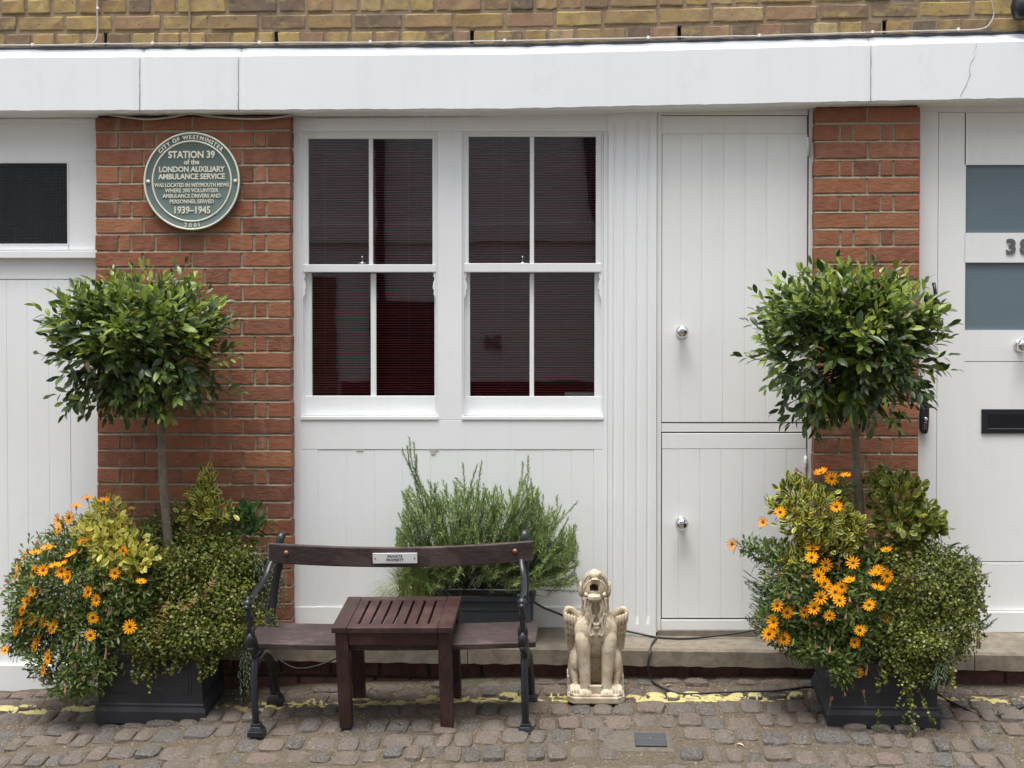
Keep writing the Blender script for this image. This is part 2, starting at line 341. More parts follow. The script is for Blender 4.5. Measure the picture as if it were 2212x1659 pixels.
# --- bricks: a few true-size shapes, shared
def brick_mesh(w, h, d, seed, jit=.0012, rnd=.004, mat=None):
    r = random.Random(seed)
    gx = [-w / 2, -w / 2 + rnd, -w / 6, w / 6, w / 2 - rnd, w / 2] if w > .08 else [-w / 2, -w / 2 + rnd, w / 2 - rnd, w / 2]
    gz = [-h / 2, -h / 2 + rnd, h / 2 - rnd, h / 2]; nx, nz = len(gx), len(gz); vs = []
    for k, z in enumerate(gz):
        for i, x in enumerate(gx):
            edge = (i in (0, nx - 1)) or (k in (0, nz - 1)); corner = (i in (0, nx - 1)) and (k in (0, nz - 1))
            y = rnd * (1.3 if corner else .8) if edge else 0
            f = .965 if corner else 1
            vs.append((x * f + r.uniform(-jit, jit) * (1.2 if edge else 1), y + r.uniform(-jit, jit), z * f + r.uniform(-jit, jit)))
    fs = [(k * nx + i, k * nx + i + 1, (k + 1) * nx + i + 1, (k + 1) * nx + i) for k in range(nz - 1) for i in range(nx - 1)]
    loop = [i for i in range(nx)] + [k * nx + nx - 1 for k in range(1, nz)] + [(nz - 1) * nx + i for i in range(nx - 2, -1, -1)] + [k * nx for k in range(nz - 2, 0, -1)]
    b = len(vs); vs += [(vs[i][0], d, vs[i][2]) for i in loop]; L = len(loop)
    fs += [(loop[i], b + i, b + (i + 1) % L, loop[(i + 1) % L]) for i in range(L)]
    m = MB(); m.add(vs, fs, False); me = m.mesh('brick', mat)
    return me
_bc = {}
def brick(x0, x1, z0, z1, y, parent, mat, depth=.1, name='brick', jit=.0013, rnd=.0022, off=(0, 0, 0)):
    w, h = x1 - x0, z1 - z0; key = (round(w / .03), mat.name, random.randrange(4), depth)
    if key not in _bc: _bc[key] = (brick_mesh(w, h, depth, hash(key[:1] + key[2:3]) & 999, jit, rnd, mat), w, h)
    me, w0, h0 = _bc[key]
    o = link(name, me, parent, (x0 / 2 + x1 / 2 - off[0], y + random.uniform(-.0015, .0015) - off[1], z0 / 2 + z1 / 2 - off[2])); o.scale = (w / w0, 1, h / h0)
    return o

# ================================================================== STREET
street = thing('cobbled_street', None, None, kind='structure'); 
mb = MB(); nx, ny = 150, 60; xsg = np.linspace(-3.2, 3.4, nx); ysg = np.linspace(-1.6, .12, ny)
vv = []
for yy in ysg:
    for xx in xsg:
        fil = .02 * max(0, 1 - abs(yy + .15) / .06)
        vv.append((xx, yy, ground(xx, yy) - .0045 + fil + .010 * (math.sin(xx * 7.1 + yy * 5) * math.sin(yy * 9 + xx * 3)) * .5 + random.uniform(-.0025, .0025)))
mb.add(vv, [(j * nx + i, j * nx + i + 1, (j + 1) * nx + i + 1, (j + 1) * nx + i) for j in range(ny - 1) for i in range(nx - 1)], True)
mb.build('joint_dirt', DIRT, street)
mb = MB()      # the rest of the street, one wide sheet under it all
gx_ = [-60, -12, -3.2, -1, 1, 3.4, 12, 60]; gy_ = [-14, -8, -4, -1.6]
gv = [(x, y, ground(max(-3, min(3, x)), y) - .013) for y in gy_ for x in gx_]; n_ = len(gx_)
mb.add(gv, [(j * n_ + i, j * n_ + i + 1, (j + 1) * n_ + i + 1, (j + 1) * n_ + i) for j in range(len(gy_) - 1) for i in range(n_ - 1)])
mb.add([(-60, -1.6, -.2), (-3.2, -1.6, ground(-3, -1.6) - .013), (-3.2, 1, ground(-3, 0) - .013), (-60, 1, -.2)], [(0, 1, 2, 3)])
mb.add([(3.4, -1.6, ground(3, -1.6) - .013), (60, -1.6, -.2), (60, 1, -.2), (3.4, 1, ground(3, 0) - .013)], [(0, 1, 2, 3)])
mb.build('road_bed', DIRT, street)
def sett_mesh(seed):
    r = random.Random(seed); n = 6; vs = []; cr = [r.uniform(-.07, .07) for _ in range(8)]; tl = (r.uniform(-.06, .06), r.uniform(-.05, .05))
    t = [-.5, -.47, -.28, 0, .28, .47, .5]; n = len(t)
    for j, v in enumerate(t):
        for i, u in enumerate(t):
            a = abs(u * 2); b = abs(v * 2); e = max(a, b)
            rr = (a ** 4.2 + b ** 4.2) ** (1 / 4.2); k = 1 if rr < 1e-6 else (e / rr) ** .8
            x = u * k * (1 + cr[4] * v * 1.2 + cr[0] * v + cr[1] * v * v * 2) + r.uniform(-.018, .018); y = v * k * (1 + cr[2] * u + cr[3] * u) + r.uniform(-.015, .015)
            z = .0085 * (1 - e ** 6) + .0030 * (1 - e * e) + tl[0] * u * .06 + tl[1] * v * .06 + r.uniform(-.0016, .0016) - (.010 if e > .99 else 0)
            vs.append((x, y, z))
    fs = [(j * n + i, j * n + i + 1, (j + 1) * n + i + 1, (j + 1) * n + i) for j in range(n - 1) for i in range(n - 1)]
    loop = list(range(n)) + [k * n + n - 1 for k in range(1, n)] + [(n - 1) * n + i for i in range(n - 2, -1, -1)] + [k * n for k in range(n - 2, 0, -1)]
    b = len(vs); vs += [(vs[i][0] * 1.01, vs[i][1] * 1.01, -.06) for i in loop]; L = len(loop)
    fs += [(loop[i], b + i, b + (i + 1) % L, loop[(i + 1) % L]) for i in range(L)]
    m = MB(); m.add(vs, fs, False); return m
SM = [sett_mesh(s) for s in range(10)]; SME = [m.mesh('sett', SETT) for m in SM]
COVER = G(1405, 1601)
setts = []; cand = []; far = MB(); yrow = -.155; rows = []
rl = [.085, .145, .155, .15, .155, .15, .155, .15, .16, .15, .16]
for ri, L in enumerate(rl):
    x = -2.75 - random.uniform(0, .1)
    while x < 2.85:
        w = random.choice([.075, .08, .09, .095, .105, .13]) * random.uniform(.88, 1.12)
        if ri in (0,): w *= 1.3
        yc = yrow - L / 2 + random.uniform(-.022, .022) + .022 * math.sin(x * 1.9 + ri * 1.7); xc = x + w / 2
        skip = abs(xc - COVER.x) < .10 and abs(yc - COVER.y) < .13
        if not skip and random.random() > .015:
            z = ground(xc, yc) + random.uniform(-.008, .005)
            sc = (w - random.uniform(.006, .014), (L - random.uniform(.006, .02)) * random.uniform(.82, 1.04), 1)
            px_in = abs((Vector((xc, yc, z)) - CAM).dot(rgt) / (Vector((xc, yc, z)) - CAM).dot(fwd) * F) < 1150
            dpt = (Vector((xc, yc, z)) - CAM); py_ = CY - F * dpt.dot(upv) / dpt.dot(fwd)
            M = Matrix.Translation((xc, yc, z)) @ Matrix.Rotation(random.gauss(0, .06), 4, 'Z') @ Matrix.Rotation(TILT, 4, 'X') @ Matrix.Diagonal((*sc, 1))
            if px_in and py_ < 1690: cand.append((yc, M))
            else:
                q = random.choice(SM); far.add([M @ Vector(v) for v in q.v], q.f, True)
        x += w
    yrow -= L
for yq in (-.155 + .075, -.155 + .16):
    x = -2.75
    while x < X(235, 0):
        w = random.uniform(.09, .15); xc = x + w / 2; M = Matrix.Translation((xc, yq - .03, ground(xc, yq - .03) - .001)) @ Matrix.Rotation(TILT, 4, 'X') @ Matrix.Diagonal((w - .012, .078, 1, 1))
        cand.append((yq, M)); x += w
cand.sort(key=lambda c: c[0])
for i_, (_y, M) in enumerate(cand):
    if i_ < 298: o = link('sett', random.choice(SME), street); o.matrix_local = M; setts.append(o)
    else: q = random.choice(SM); far.add([M @ Vector(v) for v in q.v], q.f, False)
of = far.build('outer_setts', SETT, street); of['kind'] = 'stuff'
print('setts', len(setts))
bpy.context.view_layer.update()
# drape helper over setts and dirt
from mathutils.bvhtree import BVHTree
def bvh_of(objs):
    vs = []; fs = []
    for o in objs:
        me = o.data; k = len(vs); M = o.matrix_world; vs += [M @ v.co for v in me.vertices]; fs += [tuple(i + k for i in p.vertices) for p in me.polygons]
    return BVHTree.FromPolygons(vs, fs)
BV = bvh_of(setts + [o for o in street.children if o.name.startswith(('joint_dirt', 'outer'))])
def gz(x, y):
    h = BV.ray_cast(Vector((x, y, 2)), Vector((0, 0, -1)))
    return h[0].z if h[0] is not None else ground(x, y)
# yellow line, worn
mb = MB(); st = .0075
ya = [(G(a, b).x, G(a, b).y) for a, b in ((-40, 1534), (120, 1533), (600, 1527), (1000, 1513), (1400, 1508), (1750, 1510), (2050, 1512), (2260, 1515))]
from mathutils import noise as mn
nxl = int((ya[-1][0] - ya[0][0]) / st); vid = {}; vl = []; fl = []
def lv(i, j):
    if (i, j) not in vid:
        x = ya[0][0] + i * st; y = float(np.interp(x, [a[0] for a in ya], [a[1] for a in ya])) + (j - 5) * st
        vid[(i, j)] = len(vl); vl.append((x, y, gz(x, y) + .0018))
    return vid[(i, j)]
for i in range(nxl):
    x = ya[0][0] + i * st
    for j in range(10):
        y = (j - 5) * st
        nn = mn.noise(Vector((x * 9, y * 16, 3))) * .9 + mn.noise(Vector((x * 45, y * 60, 1))) * .55
        e = abs(j - 4.5) / 4.5; dens = .28 - .75 * max(0, e - .62) + .25 * mn.noise(Vector((x * 2.1, 0, 9)))
        if nn > -dens + .16:
            a, b, c, d = lv(i, j), lv(i + 1, j), lv(i + 1, j + 1), lv(i, j + 1)
            if max(vl[q][2] for q in (a, b, c, d)) - min(vl[q][2] for q in (a, b, c, d)) < .011: fl.append((a, b, c, d))
mb.add(vl, fl, True); yl = mb.build('yellow_line', YELLOW, street)
# utility cover + concrete surround
cp = COVER; zc = ground(cp.x, cp.y)
def tiltM(p, yawr=0): return Matrix.Translation(p) @ Matrix.Rotation(TILT, 4, 'X') @ Matrix.Rotation(yawr, 4, 'Z')
uc = thing('utility_cover', 'small square dark metal cover set in a concrete patch among the cobbles', 'utility cover', (cp.x, cp.y, zc + .004), (TILT, 0, R(1)))
mb = MB(); mb.box(-.062, .062, -.062, .062, -.02, 0.006); mb.build('lid', m_rough('cover_iron', (.035, .04, .045), (.06, .065, .07), 60, .5, .5, .002), uc, .002)
mb = MB(); mb.box(-.012, .012, -.002, .002, .006, .0075); mb.box(-.002, .002, -.012, -.002, .006, .0075); mb.box(-.002, .002, .002, .012, .006, .0075)
for k in (-.04, -.02, .02, .04): mb.box(-.055, .055, k - .0012, k + .0012, .006, .007)
mb.build('raised_cross', GREYMET, uc)
mb = MB(); mb.box(-.19, .09, -.10, .10, -.03, -.002); mb.build('surround', m_rough('patch_concrete', (.07, .06, .048), (.15, .13, .105), 40, .9, .8, .004), uc, .01)
# grit and dead leaf scraps in the joints
mb = MB()
for _ in range(26000):
    x = random.uniform(-2.7, 2.8); y = -.16 - abs(random.gauss(0, .38)) if random.random() < .75 else random.uniform(-1.1, -.15)
    if y < -1.15: continue
    z = gz(x, y)
    if z > ground(x, y) + .003 and random.random() < .95: continue
    s = random.uniform(.0015, .0055) * (1.5 if random.random() < .04 else 1); a = random.uniform(0, 6.28)
    ca, sa = math.cos(a) * s, math.sin(a) * s; h = s * random.uniform(.3, .9)
    mb.add([(x - ca, y - sa, z), (x + sa * .7, y - ca * .7, z), (x + ca, y + sa, z), (x - sa * .7, y + ca * .7, z), (x, y, z + h)], [(0, 1, 4), (1, 2, 4), (2, 3, 4), (3, 0, 4)])
grit = mb.build('grit', None, None)
mg, ntg, bg_ = nmat('grit_mix'); cg = ramp(ntg, ntg.nodes.new('ShaderNodeNewGeometry').outputs['Random Per Island'], [(0, (.08, .05, .03)), (.35, (.22, .13, .07)), (.6, (.32, .26, .19)), (.85, (.14, .10, .07)), (1, (.42, .36, .28))]); ntg.links.new(cg, bg_.inputs['Base Color']); bg_.inputs['Roughness'].default_value = .9
grit.data.materials.append(mg); tag(grit, 'loose brown grit and dry scraps lying in the joints between the cobbles', 'grit', kind='stuff')

# ================================================================== STEP AND PLINTH
YS = -.19; xL, xR = X(430, YS), 3.0
zf0, zf1 = Z(1398, YS, 1160), Z(1405, YS, 1760); zst = (zf0 + zf1) / 2; zsb = zst - .078; zbk = P(1425, 1371, YT).z; zbks = [P(1100, 1351, YT).z, P(1100, 1351, YT).z, zbk, P(2150, 1359, YT).z, P(2150, 1359, YT).z]
print('step', zst, zsb, zbk)
step = thing('stone_step', 'long worn sandstone step running along the foot of the house front', 'step', (0, YS, zsb))
cuts = [xL, X(1010, YS), X(1330, YS), X(1760, YS), X(2110, YS), xR]
for a, b, zq in zip(cuts, cuts[1:], zbks):
    mb = MB(); n = 24; vs = []
    for i in range(n + 1):
        x = a + .002 + (b - a - .004) * i / n; j = random.uniform(-.0025, .0025)
        vs += [(x, j, 0 + random.uniform(-.003, .003)), (x, j + random.uniform(-.001, .001), zst - zsb - .012), (x, j + .01, zst - zsb + random.uniform(-.002, .001)), (x, YT - YS + .05, zq - zsb), (x, YT - YS + .05, 0)]
    fs = [(i * 5 + k, (i + 1) * 5 + k, (i + 1) * 5 + (k + 1) % 5, i * 5 + (k + 1) % 5) for i in range(n) for k in range(5)] + [(0, 1, 2, 3, 4), tuple(n * 5 + k for k in (4, 3, 2, 1, 0))]
    mb.add(vs, fs); mb.build('stone_slab', STEP, step)
plinth = thing('plinth_wall', 'low dark brick plinth under the stone step', 'plinth', (0, -.145, 0))
z1 = zsb - .006
for r_ in range(4):
    x = xL - random.uniform(0, .2); z0 = z1 - .062
    while x < 2.7:
        w = random.choice([.215, .225, .21]) if r_ % 2 == 0 else random.choice([.105, .215, .11, .15])
        brick(x, x + w, z0, z1, -.145 - (.012 if r_ > 0 else 0), plinth, PLINTHB, .08, off=(0, -.145, 0)); x += w + .012
    z1 = z0 - .011
mb = MB(); mb.box(xL - .2, xR, .012, .1, -.25, zsb - .001); mb.build('mortar', m_rough('plinth_mortar', (.05, .04, .03), (.12, .10, .075), 50), plinth)

# ================================================================== BRICK PIERS
def courses(ys, px, Y=0): return [Z(y, Y, px) for y in ys]
LB = [280.5, 317.5, 354.3, 392.2, 430, 466.5, 502.4, 540.1, 575.3, 611.5, 647.6, 684.1, 721.7, 757.8, 793.6, 828.8, 864, 899.8, 935.4, 970.1, 1008, 1043.1, 1080.9]
while LB[-1] < 1480: LB.append(LB[-1] + 36.2)
def pier(name, label, pxl, pxr, bottoms, pxm, top_py, patA, patB, ret_left, first_A=True):
    xl, xr = X(pxl[0]), X(pxr[0])
    t = thing(name, label, 'brick pier', (xl / 2 + xr / 2, 0, 0))
    off = (xl / 2 + xr / 2, 0, 0)
    zb = [Z(y, 0, pxm) for y in bottoms]; zt = Z(top_py, 0, pxm)
    cores = MB(); prev = zt; jt = .0100
    for k, z in enumerate(zb):
        pat = patA if (k % 2 == 0) == first_A else patB
        tot = sum(pat) + jt * (len(pat) - 1); s = (xr - xl) / tot; x = xl + random.uniform(-.003, .003)
        top = prev - (jt if k else 0)
        for w in pat:
            brick(x, x + w * s, z, top, 0, t, BRICK, .11, off=off); x += (w + jt) * s
        # struck bed joint: recessed at its top, flush at its foot
        z2 = z; z1_ = z - jt; y0, y1 = .007, .0005
        cores.add([(xl - off[0] + .002, y0, z2 + .001), (xr - off[0] - .002, y0, z2 + .001), (xr - off[0] - .002, y1, z1_ - .0015), (xl - off[0] + .002, y1, z1_ - .0015),
                   (xl - off[0] + .002, .09, z2 + .001), (xr - off[0] - .002, .09, z2 + .001), (xr - off[0] - .002, .09, z1_ - .0015), (xl - off[0] + .002, .09, z1_ - .0015)],
                  [(0, 3, 2, 1), (0, 4, 7, 3), (1, 2, 6, 5), (0, 1, 5, 4), (3, 7, 6, 2)])
        prev = z
    cores.box(xl - off[0] + .004, xr - off[0] - .004, .0045, .15, prev, zt)
    cores.build('mortar', MORTAR, t)
    mb = MB(); mb.box(xl - off[0] + .01, xr - off[0] - .01, .01, .1, zt, zt + .03); mb.build('packing', NEARBLACK, t)
    return t
S_, H_, Q_ = .215, .1025, .046
pl = pier('brick_pier', 'wide red brick pier carrying the round green plaque', (209, 0), (628, 0), LB, 420, 253, [S_] * 4, [H_, Q_, H_, H_, H_, H_, H_, Q_, H_], False)
RB = [263.2, 302.2, 341, 379.3]
while RB[-1] < 1480: RB.append(RB[-1] + (37.4 if RB[-1] < 1000 else 36.9))
pr = pier('brick_pier', 'narrow red brick pier between the boarded stable door and the number 38 door', (1758, 0), (1984, 0), RB, 1872, 232, [S_] * 2, [H_, Q_, H_, Q_, H_], True)

# ================================================================== BEAM AND UPPER WALL
YB = -.075
def beamz(py, px, Y=YB): return P(px, py, Y).z
beam = thing('lintel_beam', 'long white painted concrete beam over the doors and windows', 'beam', (0, 0, P(1106, 160, YB).z))
bz = beam.location.z
bot = lambda x: np.interp(x, [X(0, YB), X(1106, YB), X(2212, YB)], [beamz(243.5, 0), beamz(238.5, 1106), beamz(215.5, 2212)])
fr = lambda x: np.interp(x, [X(0, YB), X(1106, YB), X(2212, YB)], [beamz(125, 0), beamz(117, 1106), beamz(89, 2212)])
tp = lambda x: np.interp(x, [X(0, YB), X(1106, YB), X(2212, YB)], [beamz(103, 0), beamz(96, 1106), beamz(68, 2212)])
segs = [-3.4, X(305, YB), X(517, YB), X(1878, YB), 3.6]
for a, b in zip(segs, segs[1:]):
    mb = MB(); n = max(6, int((b - a) / .03)); vs = []
    for i in range(n + 1):
        x = a + .0012 + (b - a - .0024) * i / n; e = .004 if i in (0, n) else 0
        vs += [(x, YB + .012 + e, bot(x) - bz + random.uniform(-.003, .001)), (x, YB + e, bot(x) - bz + .010 + random.uniform(-.002, .0015)), (x, YB + e, fr(x) - bz + random.uniform(-.0008, .0008)),
               (x, YB + .030 + e, fr(x) - bz + .020), (x, -.016 + e, fr(x) - bz + .028), (x, -.012 + e, tp(x) - bz + .004), (x, .15, tp(x) - bz + .004), (x, .15, bot(x) - bz)]
    m_ = 8; fs = [(i * m_ + k, (i + 1) * m_ + k, (i + 1) * m_ + (k + 1) % m_, i * m_ + (k + 1) % m_) for i in range(n) for k in range(m_)] + [tuple(range(m_)), tuple(n * m_ + k for k in range(m_ - 1, -1, -1))]
    mb.add(vs, fs); mb.build('beam_section', BEAMW, beam)
mb = MB()      # filled movement joints and a crack
for px in (305, 517, 1878):
    pts = [(X(px, YB) + random.uniform(-.002, .002), YB - .0002, z) for z in np.linspace(beamz(242 if px < 1000 else 220, px) - bz + .004, beamz(122 if px < 1000 else 96, px) - bz, 14)]
    mb.tube(pts, .0011, 5)
mb.build('joint_line', m_plain('joint_grey', (.30, .31, .31), .9), beam)
mb = MB(); ck = [(2107, 88), (2108, 100), (2104, 112), (2105, 122), (2098, 134), (2094, 150), (2096, 162), (2092, 172), (2085, 185), (2078, 198), (2073, 210)]
mb.tube([Vector((P(a + random.uniform(-1.5, 1.5), b, YB).x, YB, P(a, b, YB).z - bz)) for a, b in ck], [.001, .0012, .0006, .001, .0022, .0012, .0028, .0014, .002, .002, .0006], 5)
mb.build('crack', m_plain('crack_grey', (.42, .43, .43), .9), beam)
mb = MB(); n = 120
pts = [(x, -.008, tp(x) - bz + .010 + random.uniform(-.001, .001)) for x in np.linspace(-3.3, 3.5, n)]
mb.tube(pts, [.009 + random.uniform(-.002, .004) for _ in pts], 6); mb.build('dark_top_line', NEARBLACK, beam)  # near-black line of uneven thickness along the top of the beam
uw = thing('upper_brick_wall', 'yellow stock brick wall of the upper storey above the white beam', 'brick wall', (0, 0, 2.9))
base0 = lambda x: tp(x) + .016
HB = Z(60, 0, 100) - Z(94, 0, 100)
def wall_row(z0f, h, pat, jt=.014, gaps=()):
    x = -3.2 + random.uniform(0, .1); first = True
    while x < 3.3:
        w = random.choice(pat) * random.uniform(.93, 1.06)
        for g in gaps:
            if x < g < x + w + .03: w = max(.05, g - x - .006)
        z0 = z0f(x + w / 2)
        brick(x, x + w, z0, z0 + h, .0 + random.uniform(-.003, .003), uw, STOCK, .09, jit=.0019, rnd=.005, off=(0, 0, 2.9))
        x += w + (jt if not any(abs(x + w - g) < .02 for g in gaps) else .022)
gp = [X(228), X(595), X(1016), X(1462), X(1903)]
hh = .063
wall_row(lambda x: base0(x), hh, [.10, .105, .11, .098], .013, gp)
wall_row(lambda x: base0(x) + .079, hh, [.215, .21, .22, .205])
wall_row(lambda x: base0(x) + .157, hh, [.10, .105, .11, .1, .21])
wall_row(lambda x: base0(x) + .235, hh, [.215, .21, .22, .205])
wall_row(lambda x: base0(x) + .313, hh, [.10, .105, .11, .1, .21])
mb = MB(); nn = 60; vs = []      # mortar behind with the open perpend slots left dark
xx_ = [-3.3] + sum([[g - .001, g + .022] for g in gp], []) + [3.5]
for a, b in zip(xx_[0::2], xx_[1::2]):
    mb.quadbox((a, .006, tp(a) + .002 - 2.9), (b, .006, tp(b) + .002 - 2.9), (b, .006, base0(b) + .40 - 2.9), (a, .006, base0(a) + .40 - 2.9), .08)
for a, b in zip(xx_[1:-1:2], xx_[2::2]):
    mb.quadbox((a, .007, base0(a) + .068 - 2.9), (b, .007, base0(b) + .068 - 2.9), (b, .007, base0(b) + .40 - 2.9), (a, .007, base0(a) + .40 - 2.9), .07)
mb.build('mortar', MORTAR2, uw)
mb = MB(); mb.box(-3.4, 3.6, .1, .3, -.2, 3.4); mb.build('inner_wall', MORTAR2, uw)
mb = MB(); a = X(413); mb.tube([(a + random.uniform(-.002, .002), -.002, z - 2.9) for z in np.linspace(base0(a) + .002, base0(a) + .3, 12)], .006, 6); mb.build('mortar_smear', MORTAR2, uw)
mb = MB(); mb.box(-3.4, 3.6, -.0, .3, .42 + base0(0) - 2.9, 3.5); mb.build('wall_above', STOCK, uw)

# ================================================================== TIMBER FRONT WITH TWO SASH WINDOWS
def pbox(mb, px0, px1, py0, py1, Y, d, pxz=None):       # box seen at (px0..px1, py0..py1), its face at Y, going back d
    a, b, c, e = P(px0, py1, Y), P(px1, py1, Y), P(px1, py0, Y), P(px0, py0, Y)
    xl = (a.x + e.x) / 2; xr = (b.x + c.x) / 2
    mb.quadbox((xl, Y, a.z), (xr, Y, b.z), (xr, Y, c.z), (xl, Y, e.z), d); return mb
def pb(name, px0, px1, py0, py1, Y, d, mat, parent, bevel=.002, off=None):
    m = MB(); pbox(m, px0, px1, py0, py1, Y, d)
    if off is not None: m.v = [(v[0] - off[0], v[1] - off[1], v[2] - off[2]) for v in m.v]
    return m.build(name, mat, parent, bevel)
tf = thing('timber_shopfront', 'white timber front with two sash windows over a boarded panel', 'shopfront', tuple(P(975, 1345, YT)))
O = tf.location
def T(name, a, b, c, d, Y, dep, parent=tf, mat=WHITE, bevel=.002): return pb(name, a, b, c, d, Y, dep, mat, parent, bevel, O)
T('head_rail', 633, 1322, 236, 284, YT, .06)
T('stile', 633, 651, 284, 1345, YT, .06); T('mullion', 946, 998, 284, 907, YT, .06); T('stile', 1303, 1313, 284, 1345, YT, .06)
T('middle_rail', 651, 1303, 907, 971, YT, .06); T('bottom_rail', 637, 1313, 1311, 1356, YT - .004, .065)
T('backing', 651, 1303, 971, 1311, YT + .0042, .03)
plx = [688, 748.5, 809.5, 870, 930.5, 991.5, 1052, 1113, 1174, 1235, 1282]
T('side_board', 651, 687.3, 971, 1311, YT + .0008, .012); T('side_board', 1282.8, 1303, 971, 1311, YT + .0008, .012)
for a, b in zip(plx, plx[1:]): T('plank', a + .22, b - .22, 972, 1310, YT + .002 + random.uniform(0, .001), .012, bevel=.0016)
mb = MB()      # chipped paint patches
for (a, b, w, h) in ((777, 973, 9, 2.5), (936, 978, 6, 7), (938, 973, 12, 2)):
    pbox(mb, a - w * .8, a + w * .8, b - h * .5, b + h * .5, YT - .0006, .002)
mb.v = [(v[0] - O[0], v[1] - O[1], v[2] - O[2]) for v in mb.v]; mb.build('paint_chip', m_rough('bare_grey_wood', (.38, .35, .31), (.62, .60, .56), 90), tf, .0004)
def sash(px0, px1, top, ups, los, latchpx):
    w = T('sash_window', px0, px1, top, 290, YT + .012, .03)      # head lining; carries the rest
    def S(name, a, b, c, d, Y, dep, mat=WHITE, bevel=.002): return T(name, a, b, c, d, Y, dep, w, mat, bevel)
    yu, yl_ = YT + .018, YT + .048
    S('lining', px0, px0 + 4, 290, 903, YT + .012, .09); S('lining', px1 - 4, px1, 290, 903, YT + .012, .09)
    (u0, u1, u2, u3, ut, ub), (l0, l1, l2, l3, lt, lb) = ups, los
    S('upper_sash_stile', px0 + 4, u0, 290, 589, yu, .03); S('upper_sash_stile', u3, px1 - 4, 290, 589, yu, .03)
    S('upper_sash_rail', u0, u3, 290, ut, yu, .03); S('meeting_rail', px0 + 4, px1 - 4, ub + 1, 588, yu - .006, .036, bevel=.003)
    S('glazing_bar', u1, u2, ut, ub + 1, yu + .006, .02, bevel=.003)
    S('lower_sash_stile', px0 + 4, l0, 589, 900, yl_, .03); S('lower_sash_stile', l3, px1 - 4, 589, 900, yl_, .03)
    S('glazing_bar', l1, l2, lt, lb, yl_ + .006, .02, bevel=.003)
    S('bottom_rail', px0 + 4, px1 - 4, lb, 898, yl_ - .004, .034, bevel=.003)
    S('sill', px0 - 1, px1 + 1, 899.5, 907, YT - .006, .13, bevel=.002)
    S('pane', u0 - 1, u1 + 1, ut - 1, ub + 2, yu + .014, .004, GLASS, 0); S('pane', u2 - 1, u3 + 1, ut - 1, ub + 2, yu + .014, .004, GLASS, 0)
    S('pane', l0 - 1, l1 + 1, lt - 1, lb + 2, yl_ + .014, .004, GLASS, 0); S('pane', l2 - 1, l3 + 1, lt - 1, lb + 2, yl_ + .014, .004, GLASS, 0)
    for side, xx in ((1, px0 + 4), (-1, px1 - 4)):     # sash horns
        prof = [(0, 588), (6, 588), (6.5, 597), (3.5, 602), (7, 611), (8.5, 622), (5, 628), (6.5, 634), (3, 642), (0, 646)] 
        hb = MB(); Yh = yu; pr_ = [P(xx + side * (12 - a * 1.0) - side * 12 + side * a * 0, b, Yh) for a, b in prof]
        pr_ = [Vector((X(xx, Yh) + side * (8.5 - 0) * .00213 * 0 + side * a * .00213 * .9, 0, P(xx, b, Yh).z)) for a, b in prof]
        n = len(pr_); hb.add([(p.x - O[0], Yh - O[1], p.z - O[2]) for p in pr_] + [(p.x - O[0], Yh + .028 - O[1], p.z - O[2]) for p in pr_],
                             [tuple(range(n)), tuple(range(2 * n - 1, n - 1, -1))] + [(i, (i + 1) % n, n + (i + 1) % n, n + i) for i in range(n)])
        hb.build('sash_horn', WHITE, w, .001)
    q = P(latchpx, 569, YT + .04); lm = MB(); qq = q - Vector(O)
    lm.lathe([(.012, 0), (.012, .003), (.005, .006), (.004, .02), (.009, .026), (.009, .032), (.003, .037)], tuple(qq), 14); lm.box(qq.x - .02, qq.x + .02, qq.y - .006, qq.y + .006, qq.z - .001, qq.z + .003)
    lm.build('latch', CHROME, w)
    return w
w1 = sash(650, 946, 282, (666, 796.5, 805.5, 934, 299.5, 570), (673.5, 800.5, 812.5, 938.5, 590, 855), 783)
w2 = sash(998, 1303, 278, (1012, 1144.5, 1153.5, 1287, 295, 567.5), (1015, 1144, 1153.5, 1284, 590, 856), 1129)
